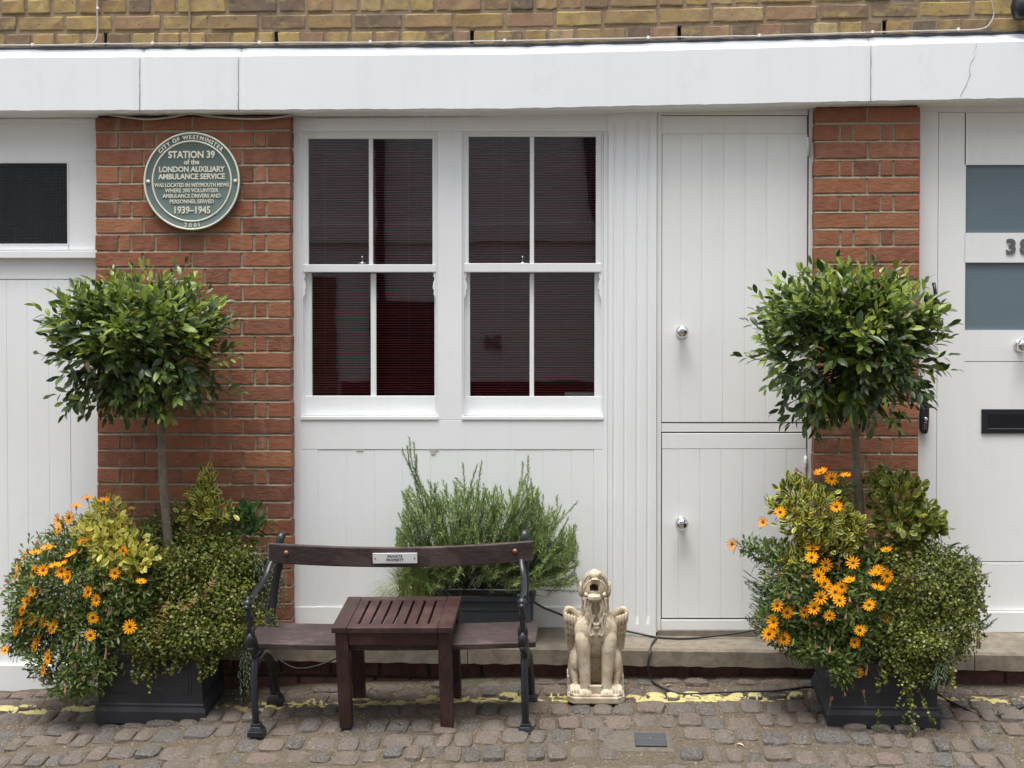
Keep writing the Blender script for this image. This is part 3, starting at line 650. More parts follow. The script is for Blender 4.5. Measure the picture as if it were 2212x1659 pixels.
# room behind
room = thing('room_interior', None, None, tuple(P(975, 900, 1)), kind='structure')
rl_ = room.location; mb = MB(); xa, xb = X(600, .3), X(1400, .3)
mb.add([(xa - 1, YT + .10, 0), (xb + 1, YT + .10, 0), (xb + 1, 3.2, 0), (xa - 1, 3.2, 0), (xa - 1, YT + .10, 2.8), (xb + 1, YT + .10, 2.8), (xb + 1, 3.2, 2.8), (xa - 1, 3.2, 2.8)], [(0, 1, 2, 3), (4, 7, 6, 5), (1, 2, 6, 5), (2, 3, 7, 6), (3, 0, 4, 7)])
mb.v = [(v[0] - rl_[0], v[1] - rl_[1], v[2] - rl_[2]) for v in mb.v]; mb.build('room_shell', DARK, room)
def blind(px0, px1, label, cords, bottom):
    Yb = YT + .125; x0, x1 = X(px0, Yb), X(px1, Yb); xm = (x0 + x1) / 2; zt, zb = Z(298, Yb, px0), Z(bottom, Yb, px0)
    t = thing('venetian_blind', label, 'blind', (xm, Yb, zt), group='red venetian blinds inside the sash windows'); w = (x1 - x0) / 2
    m = MB(); hw = .0078; m.add([(-w, -hw, -.0010), (-w, 0, .0007), (-w, hw, -.0010), (w, -hw, -.0010), (w, 0, .0007), (w, hw, -.0010),
                                  (-w, -hw, -.0016), (-w, 0, .0001), (-w, hw, -.0016), (w, -hw, -.0016), (w, 0, .0001), (w, hw, -.0016)],
                                 [(0, 3, 4, 1), (1, 4, 5, 2), (6, 7, 10, 9), (7, 8, 11, 10), (0, 6, 9, 3), (2, 5, 11, 8)])
    me = m.mesh('slat', BLIND); n = int((zt - zb) / .0118)
    for k in range(n):
        o = link('slat', me, t, (random.uniform(-.0006, .0006), 0, -(k + 1.5) * .0118)); o.rotation_euler = (R(14 + random.uniform(-3, 3)), random.uniform(-.0006, .0006), 0)
    m = MB(); m.box(-w, w, -.012, .012, -.012, .014); m.build('head_box', DARK, t); m = MB(); m.box(-w, w, -.009, .009, -(n + 2) * .0118 - .006, -(n + 2) * .0118 + .003); m.build('bottom_rail', BLIND, t)
    for c in cords:
        m = MB(); xc = X(c, Yb) - xm; m.tube([(xc, -.012, 0), (xc, -.012, zb - zt + .01)], .0009, 5); m.tube([(xc - .012, -.012, zb - zt + .016), (xc, -.013, zb - zt + .022), (xc + .012, -.013, zb - zt + .014)], .002, 5)
        m.build('cord', m_plain('blind_cord', (.30, .22, .24), .7), t)
    return t
blind(662, 941, 'red slatted blind behind the left sash window beside the brick pier', (704, 884), 846)
blind(1009, 1290, 'red slatted blind behind the right sash window beside the fluted pilaster', (1086, 1275), 850)
mb = MB(); a = P(1250, 853, .2); mb.box(-.07, .07, -.02, .02, -.012, .012)
o = mb.build('pale_box', SIGNW, None, .002); o.location = P(1252, 853, .19); tag(o, 'small pale box on the inner sill of the right window', 'box')
mb = MB(); mb.box(X(630, .2), X(1320, .2), -.05, .16, -.012, .0); o = mb.build('inner_sill', DARK, None, .002); o.location = (0, .17, Z(862, .2)); tag(o, kind='structure')
# fluted pilaster
pil = thing('fluted_pilaster', 'tall white fluted pilaster between the right window and the boarded door', 'pilaster', tuple(P(1365, 1366, YT)))
mb = MB(); Yp = YT - .018; xa, xb = X(1313.5, Yp), X(1418, Yp)
fl_ = [X(v, Yp) for v in (1327, 1350, 1377, 1400.5)]; za, zb_ = Z(1376, Yp, 1365), Z(240, Yp, 1365); zt_, zu = Z(272, Yp, 1365), Z(1335, Yp, 1365)
prof = [(xa, 0)]
for c in fl_:
    for k in range(7):
        an = math.pi * k / 6; prof.append((c - .0085 * math.cos(an), .007 * math.sin(an)))
prof.append((xb, 0)); n = len(prof); vs = []
lv_ = [(za, 0), (zu - .03, 0), (zu - .01, .5), (zu + .01, 1), (zt_ - .01, 1), (zt_ + .012, .5), (zt_ + .03, 0), (zb_, 0)]
for z, k in lv_: vs += [(p[0], Yp + p[1] * k, z) for p in prof] + [(xb, Yp + .05, z), (xa, Yp + .05, z)]
m_ = n + 2; fs = [(i * m_ + k, i * m_ + (k + 1) % m_, (i + 1) * m_ + (k + 1) % m_, (i + 1) * m_ + k) for i in range(len(lv_) - 1) for k in range(m_)] + [tuple(range(m_)), tuple((len(lv_) - 1) * m_ + k for k in range(m_))]
L_ = pil.location; mb.add([(v[0] - L_[0], v[1] - L_[1], v[2] - L_[2]) for v in vs], fs); mb.build('shaft', WHITE, pil)

# ================================================================== STABLE DOOR
sdn = thing('stable_door', 'white boarded stable door in two halves with chrome knobs', 'door', tuple(P(1585, 1362, YT)))
O2 = sdn.location
def D(name, a, b, c, d, Y, dep, parent=sdn, mat=WHITE2, bevel=.002): return pb(name, a, b, c, d, Y, dep, mat, parent, bevel, O2)
D('jamb', 1418.5, 1428.5, 236, 1366, YT - .006, .07); D('jamb', 1745.5, 1758, 232, 1362, YT - .004, .07)
D('head', 1428.5, 1745.5, 234, 249, YT, .07); D('middle_rail', 1428.5, 1745.5, 914.5, 933, YT - .001, .05); D('threshold', 1428.5, 1745.5, 1339, 1361, YT - .008, .08); D('stone_sill', 1420, 1752, 1361.5, 1376, YT - .014, .08, mat=STEP, bevel=.003)
dkgap = D('gap', 1428.5, 1745.5, 249, 1340, YT + .022, .03, mat=m_plain('gap_shadow_paint', (.25, .24, .23), .8))
up_ = D('door_leaf', 1430, 1743, 250.5, 289, YT - .004, .02)
D('core', 1431, 1742, 251, 911, YT - .0005, .015, up_, bevel=0)
gl = [1430, 1470, 1515, 1562, 1609, 1655.5, 1703.5, 1743]
for a, b in zip(gl, gl[1:]): D('board', a + (.35 if a > 1430 else 0), b - (.35 if b < 1743 else 0), 289.5, 912, YT - .0035 + random.uniform(0, .0008), .02, up_, bevel=.0016)
lo_ = D('door_leaf', 1430, 1741.5, 936, 969.5, YT - .004, .02)
D('core', 1431, 1740.5, 937, 1334, YT - .0005, .015, lo_, bevel=0)
gl = [1430, 1466, 1511, 1557, 1604, 1651, 1699, 1741.5]
for a, b in zip(gl, gl[1:]): D('board', a + (.35 if a > 1430 else 0), b - (.35 if b < 1741 else 0), 970, 1335, YT - .0035 + random.uniform(0, .0008), .02, lo_, bevel=.0016)
def knob(px, py, Y, r, parent, off, mat=CHROME):
    p = P(px, py, Y) - Vector(off); m = MB(); k = r / .027
    m.lathe([(.001, 0), (.026 * k, 0), (.026 * k, -.004 * k), (.013 * k, -.010 * k), (.010 * k, -.022 * k), (.014 * k, -.030 * k), (.0245 * k, -.040 * k), (.027 * k, -.052 * k), (.0245 * k, -.063 * k), (.016 * k, -.070 * k), (.006 * k, -.0735 * k), (.0005, -.074 * k)], tuple(p), 28, 'Y')
    return m.build('knob', mat, parent)
knob(1472.5, 717, YT - .004, .029, up_, O2); knob(1472, 1129, YT - .004, .029, lo_, O2)
for (a, y0, y1, par) in ((1746, 296, 337, up_), (1740.5, 985, 1015, lo_)):
    m = MB(); p = P(a, y0, YT - .01) - Vector(O2); q = P(a, y1, YT - .01) - Vector(O2)
    m.tube([p, q], .006, 10)
    for k in range(1, 4): c = p.lerp(q, k / 4); m.tube([c + Vector((0, 0, .001)), c - Vector((0, 0, .001))], .0068, 10)
    m.build('hinge', WHITE2, par)
# ================================================================== DOOR 38
fd = thing('front_door', 'white panelled front door numbered 38 with frosted panes and black letterbox', 'door', tuple(P(2130, 1358, YT)))
O3 = fd.location
def E(name, a, b, c, d, Y, dep, parent=fd, mat=WHITE2, bevel=.002): return pb(name, a, b, c, d, Y, dep, mat, parent, bevel, O3)
E('frame', 1984, 2024, 236, 1322, YT, .06); E('frame_head', 2024, 2420, 210, 242, YT, .06); E('threshold', 1984, 2420, 1322, 1366, YT - .014, .09)
E('frame_head_lip', 1984, 2420, 226, 237, YT - .012, .02)
df = YT + .006
leaf = E('door_leaf', 2024.8, 2084, 243, 1320, df, .04); 
for (a, b, c, d) in ((2084, 2400, 243, 356), (2084, 2400, 503, 567), (2084, 2400, 713, 780)): E('rail', a, b, c, d, df, .04, leaf, bevel=0)
E('pane', 2082, 2400, 354, 505, df + .012, .006, leaf, FROST, 0); E('pane', 2080, 2400, 565, 715, df + .012, .006, leaf, FROST, 0)
E('panel', 2078.5, 2400, 781.5, 1213, df + .0012, .03, leaf, bevel=.002); E('panel', 2078.5, 2400, 1215.5, 1319, df - .0005, .03, leaf, bevel=.002)
knob(2203, 747, df, .030, leaf, O3)
lb = E('letterbox', 2120.5, 2260, 884, 936.5, df - .007, .01, leaf, BLACKP, .002)
mlb = E('letterbox_flap', 2134, 2260, 893.5, 924, df - .009, .004, leaf, m_plain('flap_black', (.008, .009, .012), .3), .001)
E('letterbox_edge', 2134, 2260, 925, 927.2, df - .010, .004, leaf, GREYMET, 0)
for ch, px in (('3', 2184), ('8', 2213)):
    m = MB(); p = P(px, 534.5, df - .002) - Vector(O3); text_into(m, ch, .092, FACE(p.x, p.y, p.z), .004, .0035, fitw=.042)
    m.build('digit', GREYMET, leaf)
# key safe pull
ks = thing('door_pull', 'tall black oval pull with chrome lock beside the narrow brick pier', 'door pull', tuple(P(1996, 936, YT)))
m = MB(); p0 = ks.location; pts = []
prof = [(-.022, .0), (-.017, -.004), (.017, -.004), (.022, .0)]
out = [(1986.5, 880), (1989, 868), (1996, 865), (2003, 868), (2005, 880), (2004.5, 900), (2003, 925), (2001, 935), (1995, 937.5), (1988.5, 935), (1985.5, 925), (1984.8, 900)]
q = [P(a, b, YT) - p0 for a, b in out]; n = len(q)
m.add([(v.x, 0, v.z) for v in q] + [(v.x * .97, -.03, v.z * .985 + .001) for v in q], [tuple(range(n)), tuple(range(2 * n - 1, n - 1, -1))] + [(i, (i + 1) % n, n + (i + 1) % n, n + i) for i in range(n)])
m.build('body', BLACKP, ks, .004, 3)
m = MB(); c = P(1996, 905, YT) - p0; m.lathe([(.009, -.029), (.009, -.036), (.006, -.038), (.001, -.038)], (c.x, 0, c.z), 16, 'Y'); c2 = P(1995, 918, YT) - p0; m.box(c2.x - .006, c2.x + .007, -.037, -.029, c2.z - .018, c2.z + .014); m.build('lock', CHROME, ks, .001)
m = MB(); c = P(1996, 882.5, YT) - p0; m.box(c.x - .018, c.x + .018, -.032, -.030, c.z - .001, c.z + .001); m.build('trim_line', GREYMET, ks)
m = MB(); p = P(2018, 655, YT); m.lathe([(.022, 0), (.024, -.01), (.02, -.03), (.008, -.035)], (0, 0, 0), 18, 'Y'); m.tube([(0, -.03, 0), (-.005, -.04, .05), (-.01, -.03, .09)], .008, 8)
o = m.build('wall_hook', BLACKP, None); o.location = p; tag(o, 'black metal fitting on the white frame behind the right bay tree crown', 'hook')
# ================================================================== GARAGE DOOR (left)
gd = thing('garage_door', 'white boarded garage door with a dark wired window at the left edge', 'garage door', tuple(P(100, 1494, YT)))
O4 = gd.location
def Gd(name, a, b, c, d, Y, dep, parent=gd, mat=WHITE, bevel=.002): return pb(name, a, b, c, d, Y, dep, mat, parent, bevel, O4)
Gd('head', -160, 216, 240, 256, YT + .0, .06); Gd('head_lip', -160, 216, 256, 266, YT - .008, .05)
Gd('top_rail', -160, 216, 266, 349, YT + .004, .05); Gd('window_stile', 147, 216, 349, 540, YT + .004, .05); Gd('window_rail', -160, 147, 529, 540, YT + .004, .05)
gw = Gd('window', 145, 148, 349, 529, YT + .0, .03, bevel=.001)
Gd('frame_bead', -160, 145, 349, 352, YT + .002, .03, gw); Gd('frame_bead', -160, 145, 526.5, 529, YT + .002, .03, gw)
Gd('pane', -160, 145, 352, 526.5, YT + .03, .004, gw, MESHG, 0)
mb = MB(); Yw = YT + .026
for k in range(0, 26): x_ = X(145 - k * 7.0, Yw, 440); mb.tube([(x_ - O4[0], Yw - O4[1], P(0, 526, Yw).z - O4[2]), (x_ - O4[0], Yw - O4[1], P(0, 352, Yw).z - O4[2])], .0006, 4)
for k in range(0, 26): z_ = P(60, 354 + k * 7.0, Yw).z; mb.tube([(X(-20, Yw) - O4[0], Yw - .001 - O4[1], z_ - O4[2]), (X(145, Yw) - O4[0], Yw - .001 - O4[1], z_ - O4[2])], .0006, 4)
mw = mb.build('wire_mesh', WIRE, gw); mw['kind'] = 'stuff'
Gd('drip_ledge', -160, 214, 541, 558, YT - .028, .08, bevel=.004); Gd('leaf_rail', -160, 216, 559, 603, YT + .006, .05)
pk = [-121, -75, -29, 16.8, 61, 107, 153]
for a, b in zip(pk, pk[1:]): Gd('plank', a + .25, b - .25, 604, 1436, YT + .008 + random.uniform(0, .0008), .02, bevel=.0016)
Gd('plank_backing', -160, 153, 604, 1436, YT + .0105, .02); Gd('door_stile', 153.6, 216, 603.5, 1436, YT + .006, .05)
Gd('base_board', -160, 240, 1437, 1520, YT - .012, .08)
# lantern end, top right
wl_ = thing('wall_lantern', 'black bracket corner of a wall lantern at the top right of the brick wall', 'lantern', tuple(P(2205, 20, -.06)))
m = MB(); m.lathe([(.01, -.04), (.04, -.035), (.05, -.01), (.055, .02), (.03, .09)], (.01, 0, -.005), 12); m.build('lamp_cap', BLACKP, wl_)
m = MB(); m.tube([(.0, .07, .01), (-.01, .03, -.0), (-.03, .0, .035), (-.0, 0, .08)], .007, 8); m.build('bracket', BLACKP, wl_)

# ================================================================== PLAQUE
pc = P(417.5, 393, 0); Rp = .2255
plq = thing('round_plaque', 'round green commemorative plaque with cream raised lettering on the wide brick pier', 'plaque', (pc.x, 0, pc.z))
m = MB(); m.lathe([(.001, -.004), (Rp * .98, -.004), (Rp, -.010), (Rp, -.024), (Rp * .985, -.028), (Rp * .955, -.026), (Rp * .94, -.024), (.001, -.024)], (0, 0, 0), 72, 'Y'); m.build('disc', PLQ, plq)
def ring(mb, r0, r1, y, h, n=96):
    vs = []
    for k in range(n):
        a = 2 * math.pi * k / n; c, s = math.cos(a), math.sin(a)
        vs += [(c * r0, y, s * r0), (c * (r0 + .001), y - h, s * (r0 + .001)), (c * (r1 - .001), y - h, s * (r1 - .001)), (c * r1, y, s * r1)]
    mb.add(vs, [(k * 4 + j, ((k + 1) % n) * 4 + j, ((k + 1) % n) * 4 + j + 1, k * 4 + j + 1) for k in range(n) for j in range(3)], True)
m = MB(); ring(m, Rp * .955, Rp * .995, -.0265, .003); m.build('rim', CREAM, plq)
m = MB(); ring(m, Rp * .795, Rp * .83, -.024, .003); m.build('inner_ring', CREAM, plq)
m = MB()
for sx in (-1, 1): m.lathe([(.001, -.030), (.008, -.030), (.0088, -.027), (.0088, -.023)], (sx * .203, 0, .0), 16, 'Y')
m.build('screw', CREAM, plq)
k_ = Rp / 105.0      # metres per measured pixel on the plaque
lines = [('STATION 39', 337, 18.5, 101, .0012), ('of the', 352.5, 13, 33, .0008), ('LONDON AUXILIARY', 368, 14.5, 143, .0009), ('AMBULANCE SERVICE', 383.5, 14.5, 145, .0009),
         ('WAS LOCATED IN WEYMOUTH MEWS', 401.5, 10.3, 162, .0005), ('WHERE 200 VOLUNTEER', 413, 10.3, 116, .0005), ('AMBULANCE DRIVERS AND', 424.5, 10.3, 126, .0005), ('PERSONNEL SERVED', 436.5, 10.3, 96, .0005), ('1939–1945', 455, 18.5, 78, .0012)]
for s, py, h, w, bd in lines:
    m = MB(); text_into(m, s, h * k_ * 1.12, FACE(0, -.0255, (393 - py) * k_ - .0), .0016, bd, fitw=w * k_); m.build('lettering', CREAM, plq)
def arc_text(s, rad, a0, a1, size, flip=False):
    m = MB(); n = len(s)
    wd = {'I': .5, ' ': .6, 'W': 1.35, 'M': 1.25, 'O': 1.1, 'C': 1.0, 'F': .8, 'E': .85, 'S': .8, 'T': .85, 'R': .95, '1': .6}
    ws = [wd.get(c, 1) for c in s]; tot = sum(ws); acc = 0
    for c, w in zip(s, ws):
        t = (acc + w / 2) / tot; acc += w
        if c == ' ': continue
        a = a0 + (a1 - a0) * t; x, z = rad * math.sin(a), rad * math.cos(a)
        text_into(m, c, size, FACE(x, -.0255, z, (math.pi if flip else 0) - a), .0016, .0009)
    m.build('lettering', CREAM, plq)
arc_text('CITY OF WESTMINSTER', Rp * .89, R(-49), R(46), .025)
arc_text('2001', Rp * .895, R(180 + 11.5), R(180 - 11.5), .025, True)

# ================================================================== CABLES
def cable(name, pts, r, mat, label, cat='cable', clips=(), group=None):
    t = thing(name, label, cat, tuple(pts[0]), group=group); o = Vector(pts[0])
    m = MB(); m.tube([p - o for p in catmull(pts, 5)], r, 8); m.build('cable_run', mat, t)
    if clips:
        for c in clips:
            m = MB(); c = Vector(c) - o; m.box(c.x - .006, c.x + .006, c.y - .006, c.y + .006, c.z - .004, c.z + .008); m.build('clip', SIGNW, t, .002)
    return t
def tpp(px, d=0): return P(px, np.interp(px, [0, 300, 1000, 1650, 2140], [98, 94, 89.5, 77, 62]) + d, -.022)
cable('white_cable', [tpp(v, random.uniform(-.8, .8)) for v in range(-40, 2130, 60)] + [P(2139, 50, -.018), P(2147, 30, -.015), P(2143, 8, -.015), P(2138, -30, -.015)], .0031, WCABLE,
      'thin off white cable clipped along the top of the white beam', clips=[tpp(v) for v in (70, 330, 560, 800, 1090, 1400, 1640, 1885, 2070)])
cable('white_cable', [P(212, -30, -.012), P(210, 20, -.012), P(211, 60, -.012), P(208, 85, -.015), P(198, 94, -.02)], .0042, WCABLE, 'short white cable dropping down the yellow brick wall at the left', clips=[P(211, 19, -.012)])
cable('white_cable', [P(a, b, -.014) for a, b in ((228, 247), (270, 253), (320, 258), (370, 253), (412, 246), (460, 252), (530, 257), (580, 256), (626, 250))] + [P(640, 253, .04), P(700, 254, YT - .004), P(900, 252, YT - .004), P(1200, 245, YT - .004), P(1410, 240, YT - .004)], .0045, WCABLE,
      'loose off white cable sagging across the top of the wide pier', clips=[P(412, 246, -.012)])
def onstep(px, py):
    r = ray(px, py)      # meets the sloping step top
    for k in range(40):
        Y = YS + (YT - YS) * k / 39; p = P(px, py, Y)
        if p.z <= zst + (zbk - zst) * k / 39 + .006: return p
    return P(px, py, YT - .02)
def ong(px, py, h=.008):
    p = G(px, py); return Vector((p.x, p.y, gz(p.x, p.y) + h))
cable('black_cable', [P(1120, 1260, YT - .03), P(1156, 1302, YT - .02), P(1200, 1323, YT - .015), P(1250, 1341, YT - .02), P(1320, 1356, YT - .03), P(1380, 1369, YT - .03), onstep(1425, 1377), onstep(1490, 1379), P(1560, 1372, .02), P(1620, 1363, .01), P(1670, 1356, .0), P(1760, 1352, -.04), P(1830, 1360, -.06)], .0048, CABLE,
      'black cable running past the statue along the foot of the stable door')
cable('black_cable', [onstep(1418, 1378), onstep(1408, 1392), P(1404, 1412, YS - .012), P(1400, 1445, YS - .02), ong(1412, 1478), ong(1440, 1498), ong(1480, 1507), ong(1550, 1501), ong(1620, 1502), ong(1680, 1503), ong(1730, 1495), ong(1760, 1488)], .0048, CABLE,
      'black cable looping down off the step and over the yellow line')
cable('black_cable', [ong(2025, 1508), ong(2050, 1520), ong(2080, 1534), ong(2120, 1546), ong(2160, 1548), ong(2200, 1532), ong(2260, 1508)], .0048, CABLE, 'black cable curling on the cobbles to the right of the right planter')
cable('black_cable', [P(600, 1425, -.22), P(640, 1444, -.24), P(690, 1437, -.24), P(740, 1415, -.22), P(770, 1400, -.2)], .0045, CABLE, 'thin black cable hanging behind the bench against the plinth')

# ================================================================== BENCH
bfl, bfr, bbl, bbr = G(545, 1582), G(1120, 1592), G(618, 1512), G(1155, 1514)
bc = (bfl + bfr + bbl + bbr) / 4; wB = ((bfr - bfl).length + (bbr - bbl).length) / 4; dB = ((bfl + bfr) / 2 - (bbl + bbr) / 2).length / 2
print('bench', bc, wB, dB)
bench = thing('park_bench', 'dark wooden bench with black cast iron ends and a private property sign', 'bench', (bc.x, bc.y, ground(bc.x, bc.y) + .004), (TILT, R(-1.0), R(-.5)))
def iron_end(s):
    x = s * wB; ie = link('iron_end', None, bench); m = MB()
    L = lambda y, z, dx=0: (x + dx, y, z)
    fy, by = -dB + .01, dB - .01
    leg = catmull([L(fy, .035), L(fy - .006, .11), L(fy + .006, .19), L(fy + .026, .26), L(fy + .045, .30), L(fy + .045, .33)], 5)
    m.tube(leg, [.015] * len(leg), 8, flat=(1.0, .9))
    bl = catmull([L(by, .035), L(by - .008, .10), L(by - .05, .19), L(by - .11, .25), L(by - .19, .285), L(fy + .055, .285)], 5)
    m.tube(bl, [.018 + .004 * (1 - i / len(bl)) for i in range(len(bl))], 8)
    m.ell(L(fy + .05, .275), (.018, .024, .024)); 
    sc_ = catmull([L(fy + .03, .318), L(-.03, .316), L(.06, .318), L(by - .02, .325), L(by + .01, .34)], 4); m.tube(sc_, .014, 8, flat=(1.1, .8))
    for c, r in ((L(-.04, .285), .026), (L(.03, .29), .02), (L(.085, .295), .024)):
        rr = [(c[0], c[1] + r * math.cos(a), c[2] + r * math.sin(a)) for a in np.linspace(0, 6.0, 14)]; m.tube(rr, .0075, 6)
    me = m.mesh('iron_frame', IRON); fr_ = link('frame', me, ie)
    m = MB()
    up = catmull([L(by - .03, .33), L(by + .005, .43, -s * .01), L(by + .018, .55, -s * .02 + .01), L(by + .02, .62, -s * .028 + .02), L(by + .03, .705, -s * .03 + .022), L(by + .045, .732, -s * .03 + .022), L(by + .065, .732, -s * .03 + .022), L(by + .07, .715, -s * .03 + .022), L(by + .06, .705, -s * .03 + .022)], 5)
    m.tube(up, [.0145] * (len(up) - 8) + [.0135 - .0008 * i for i in range(8)], 8, flat=(1.15, .6)); m.build('back_upright', IRON, ie)
    m = MB()      # arm: lion-like front with curving rail
    arm = catmull([L(fy - .012, .555), L(fy + .04, .56), L(fy + .12, .565), L(by - .09, .585, -s * .008), L(by - .02, .63, -s * .02), L(by + .012, .67, -s * .03 + .02)], 5)
    m.tube(arm, [.0115] * len(arm), 8, flat=(1.15, .7))
    bod = catmull([L(fy + .05, .33), L(fy + .02, .38), L(fy + .0, .43), L(fy - .002, .49), L(fy - .002, .545)], 4)
    m.tube(bod, [.022, .024, .026, .027, .027, .026, .024, .021, .018, .016, .015, .014, .014, .014, .014, .013, .013][:len(bod)], 10, flat=(.8, 1.05))
    m.ell(L(fy - .014, .558), (.019, .026, .020)); m.ell(L(fy - .040, .548), (.013, .014, .012)); m.ell(L(fy - .004, .579, .013 * 1), (.006, .008, .009)); m.ell(L(fy - .004, .579, -.013), (.006, .008, .009))
    m.ell(L(fy - .012, .40), (.020, .026, .034)); m.ell(L(fy - .012, .43, .012), (.009, .012, .028)); m.ell(L(fy - .012, .43, -.012), (.009, .012, .028)); m.ell(L(fy - .018, .365), (.016, .018, .014))
    m.ell(L(fy - .005, .50, .008), (.009, .013, .02)); m.ell(L(fy - .005, .50, -.008), (.009, .013, .02))
    m.build('armrest', IRON, ie)
    for yy in (fy, by):
        m = MB()
        for (h0, h1, a, b_) in ((-.012, .012, .034, .032), (.012, .030, .029, .020), (.030, .042, .021, .019)):
            m.add([(x - a, yy - a, h0), (x + a, yy - a, h0), (x + a, yy + a, h0), (x - a, yy + a, h0), (x - b_, yy - b_, h1), (x + b_, yy - b_, h1), (x + b_, yy + b_, h1), (x - b_, yy + b_, h1)],
                  [(0, 3, 2, 1), (4, 5, 6, 7), (0, 1, 5, 4), (1, 2, 6, 5), (2, 3, 7, 6), (3, 0, 4, 7)])
        m.build('foot', IRON, ie, .003)
    return ie
iron_end(-1); iron_end(1)
def board(name, hw, y0, y1, z0, z1, sagf, mat, parent, nseg=18, tilt=0, bev=.004):
    m = MB(); vs = []
    for i in range(nseg + 1):
        u = -1 + 2 * i / nseg; x = u * hw; dz, dy = sagf(u)
        vs += [(x, y0 + dy, z0 + dz), (x, y1 + dy, z0 + dz + tilt), (x, y1 + dy, z1 + dz + tilt), (x, y0 + dy, z1 + dz)]
    fs = [(i * 4 + k, (i + 1) * 4 + k, (i + 1) * 4 + (k + 1) % 4, i * 4 + (k + 1) % 4) for i in range(nseg) for k in range(4)] + [(0, 1, 2, 3), tuple(nseg * 4 + k for k in (3, 2, 1, 0))]
    m.add(vs, fs); return m.build(name, mat, parent, bev)
sag = lambda u: (-.018 * (1 - u * u), 0)
for k in range(2): board('seat_board', wB + .045, -.088 + k * .128, -.088 + k * .128 + .127, .331 + k * .001, .356 + k * .001, lambda u: (-.012 * (1 - u * u), 0), BENCHW, bench, 18, .001)
yb_ = dB - .012
bk = board('backrest', wB + .008, yb_ - .022, yb_, .628, .714, lambda u: (-.024 * (1 - u * u), 0), BENCHW, bench)
bk.location.x = .022
for s in (-1, 1): m = MB(); m.lathe([(.001, -.010), (.006, -.009), (.011, -.004), (.011, .0)], (s * (wB - .068) + .022, yb_ - .022, .672), 14, 'Y'); m.build('bolt', BRASS, bench)
sg = MB(); sg.box(-.095, .095, yb_ - .0285, yb_ - .0235, .624, .669); sp = sg.build('sign_plate', SIGNW, bench, .001)
m = MB(); text_into(m, 'PRIVATE', .0165, FACE(0, yb_ - .0290, .6545), .0004, .0003, 1.05, fitw=.064); text_into(m, 'PROPERTY', .0165, FACE(0, yb_ - .0290, .6385), .0004, .0003, 1.05, fitw=.075); m.build('lettering', INK, sp)
m = MB()
for s in (-1, 1): m.lathe([(.0005, -.002), (.003, -.0015), (.0032, 0)], (s * .084, yb_ - .0285, .646), 10, 'Y')
m.build('screw', INK, sp)

# ================================================================== TABLE
tl, tr_, tbl, tbr = G(718, 1572), G(956, 1580), G(793, 1502), G(1008, 1507)
tc_ = (tl + tr_ + tbl + tbr) / 4; tw = ((tr_ - tl).length) / 2; td = ((tl + tr_) / 2 - (tbl + tbr) / 2).length / 2 + .01
print('table', tc_, tw, td)
tab = thing('side_table', 'small square slatted dark wood table in front of the bench', 'table', (tc_.x, tc_.y, ground(tc_.x, tc_.y) + .012), (TILT, R(-.8), 0))
ht = .436; fw = .062; ex = .012
for sx in (-1, 1):
    for sy in (-1, 1):
        m = MB(); a = sx * (tw - .026); b = sy * (td - .026); m.box(a - .026, a + .026, b - .026, b + .026, -.004, ht - .026); lg = m.build('leg', TABLEZ, tab, .003)
        m = MB(); m.box(a - .018, a + .018, b - .018, b + .018, -.016, -.004); m.build('glide', BLACKP, lg)
    m = MB(); m.box(sx * (tw - .016) - .010, sx * (tw - .016) + .010, -td + .053, td - .053, ht - .082, ht - .026); m.build('apron', TABLEY, tab, .002)
    m = MB(); m.box(-tw + .053, tw - .053, sx * (td - .016) - .010, sx * (td - .016) + .010, ht - .082, ht - .026); m.build('apron', TABLEX, tab, .002)
    m = MB(); m.box(min(sx * (tw + ex), sx * (tw + ex - fw)), max(sx * (tw + ex), sx * (tw + ex - fw)), -td - ex, td + ex, ht - .025, ht); m.build('top_rail', TABLEY, tab, .003)
    m = MB(); m.box(-tw - ex + fw + .0006, tw + ex - fw - .0006, min(sx * (td + ex), sx * (td + ex - fw * .8)), max(sx * (td + ex), sx * (td + ex - fw * .8)), ht - .025, ht - .0006); m.build('top_rail', TABLEX, tab, .003)
x0, x1 = -tw - ex + fw, tw + ex - fw; g_ = .009; sw = (x1 - x0 - 7 * g_) / 8
for k in range(8):
    a = x0 + k * (sw + g_); m = MB(); m.box(a + (.0006 if k == 0 else 0), a + sw - (.0006 if k == 7 else 0), -td - ex + fw * .8 + .0006, td + ex - fw * .8 - .0006, ht - .022, ht - .0016); m.build('slat', TABLEY, tab, .002)

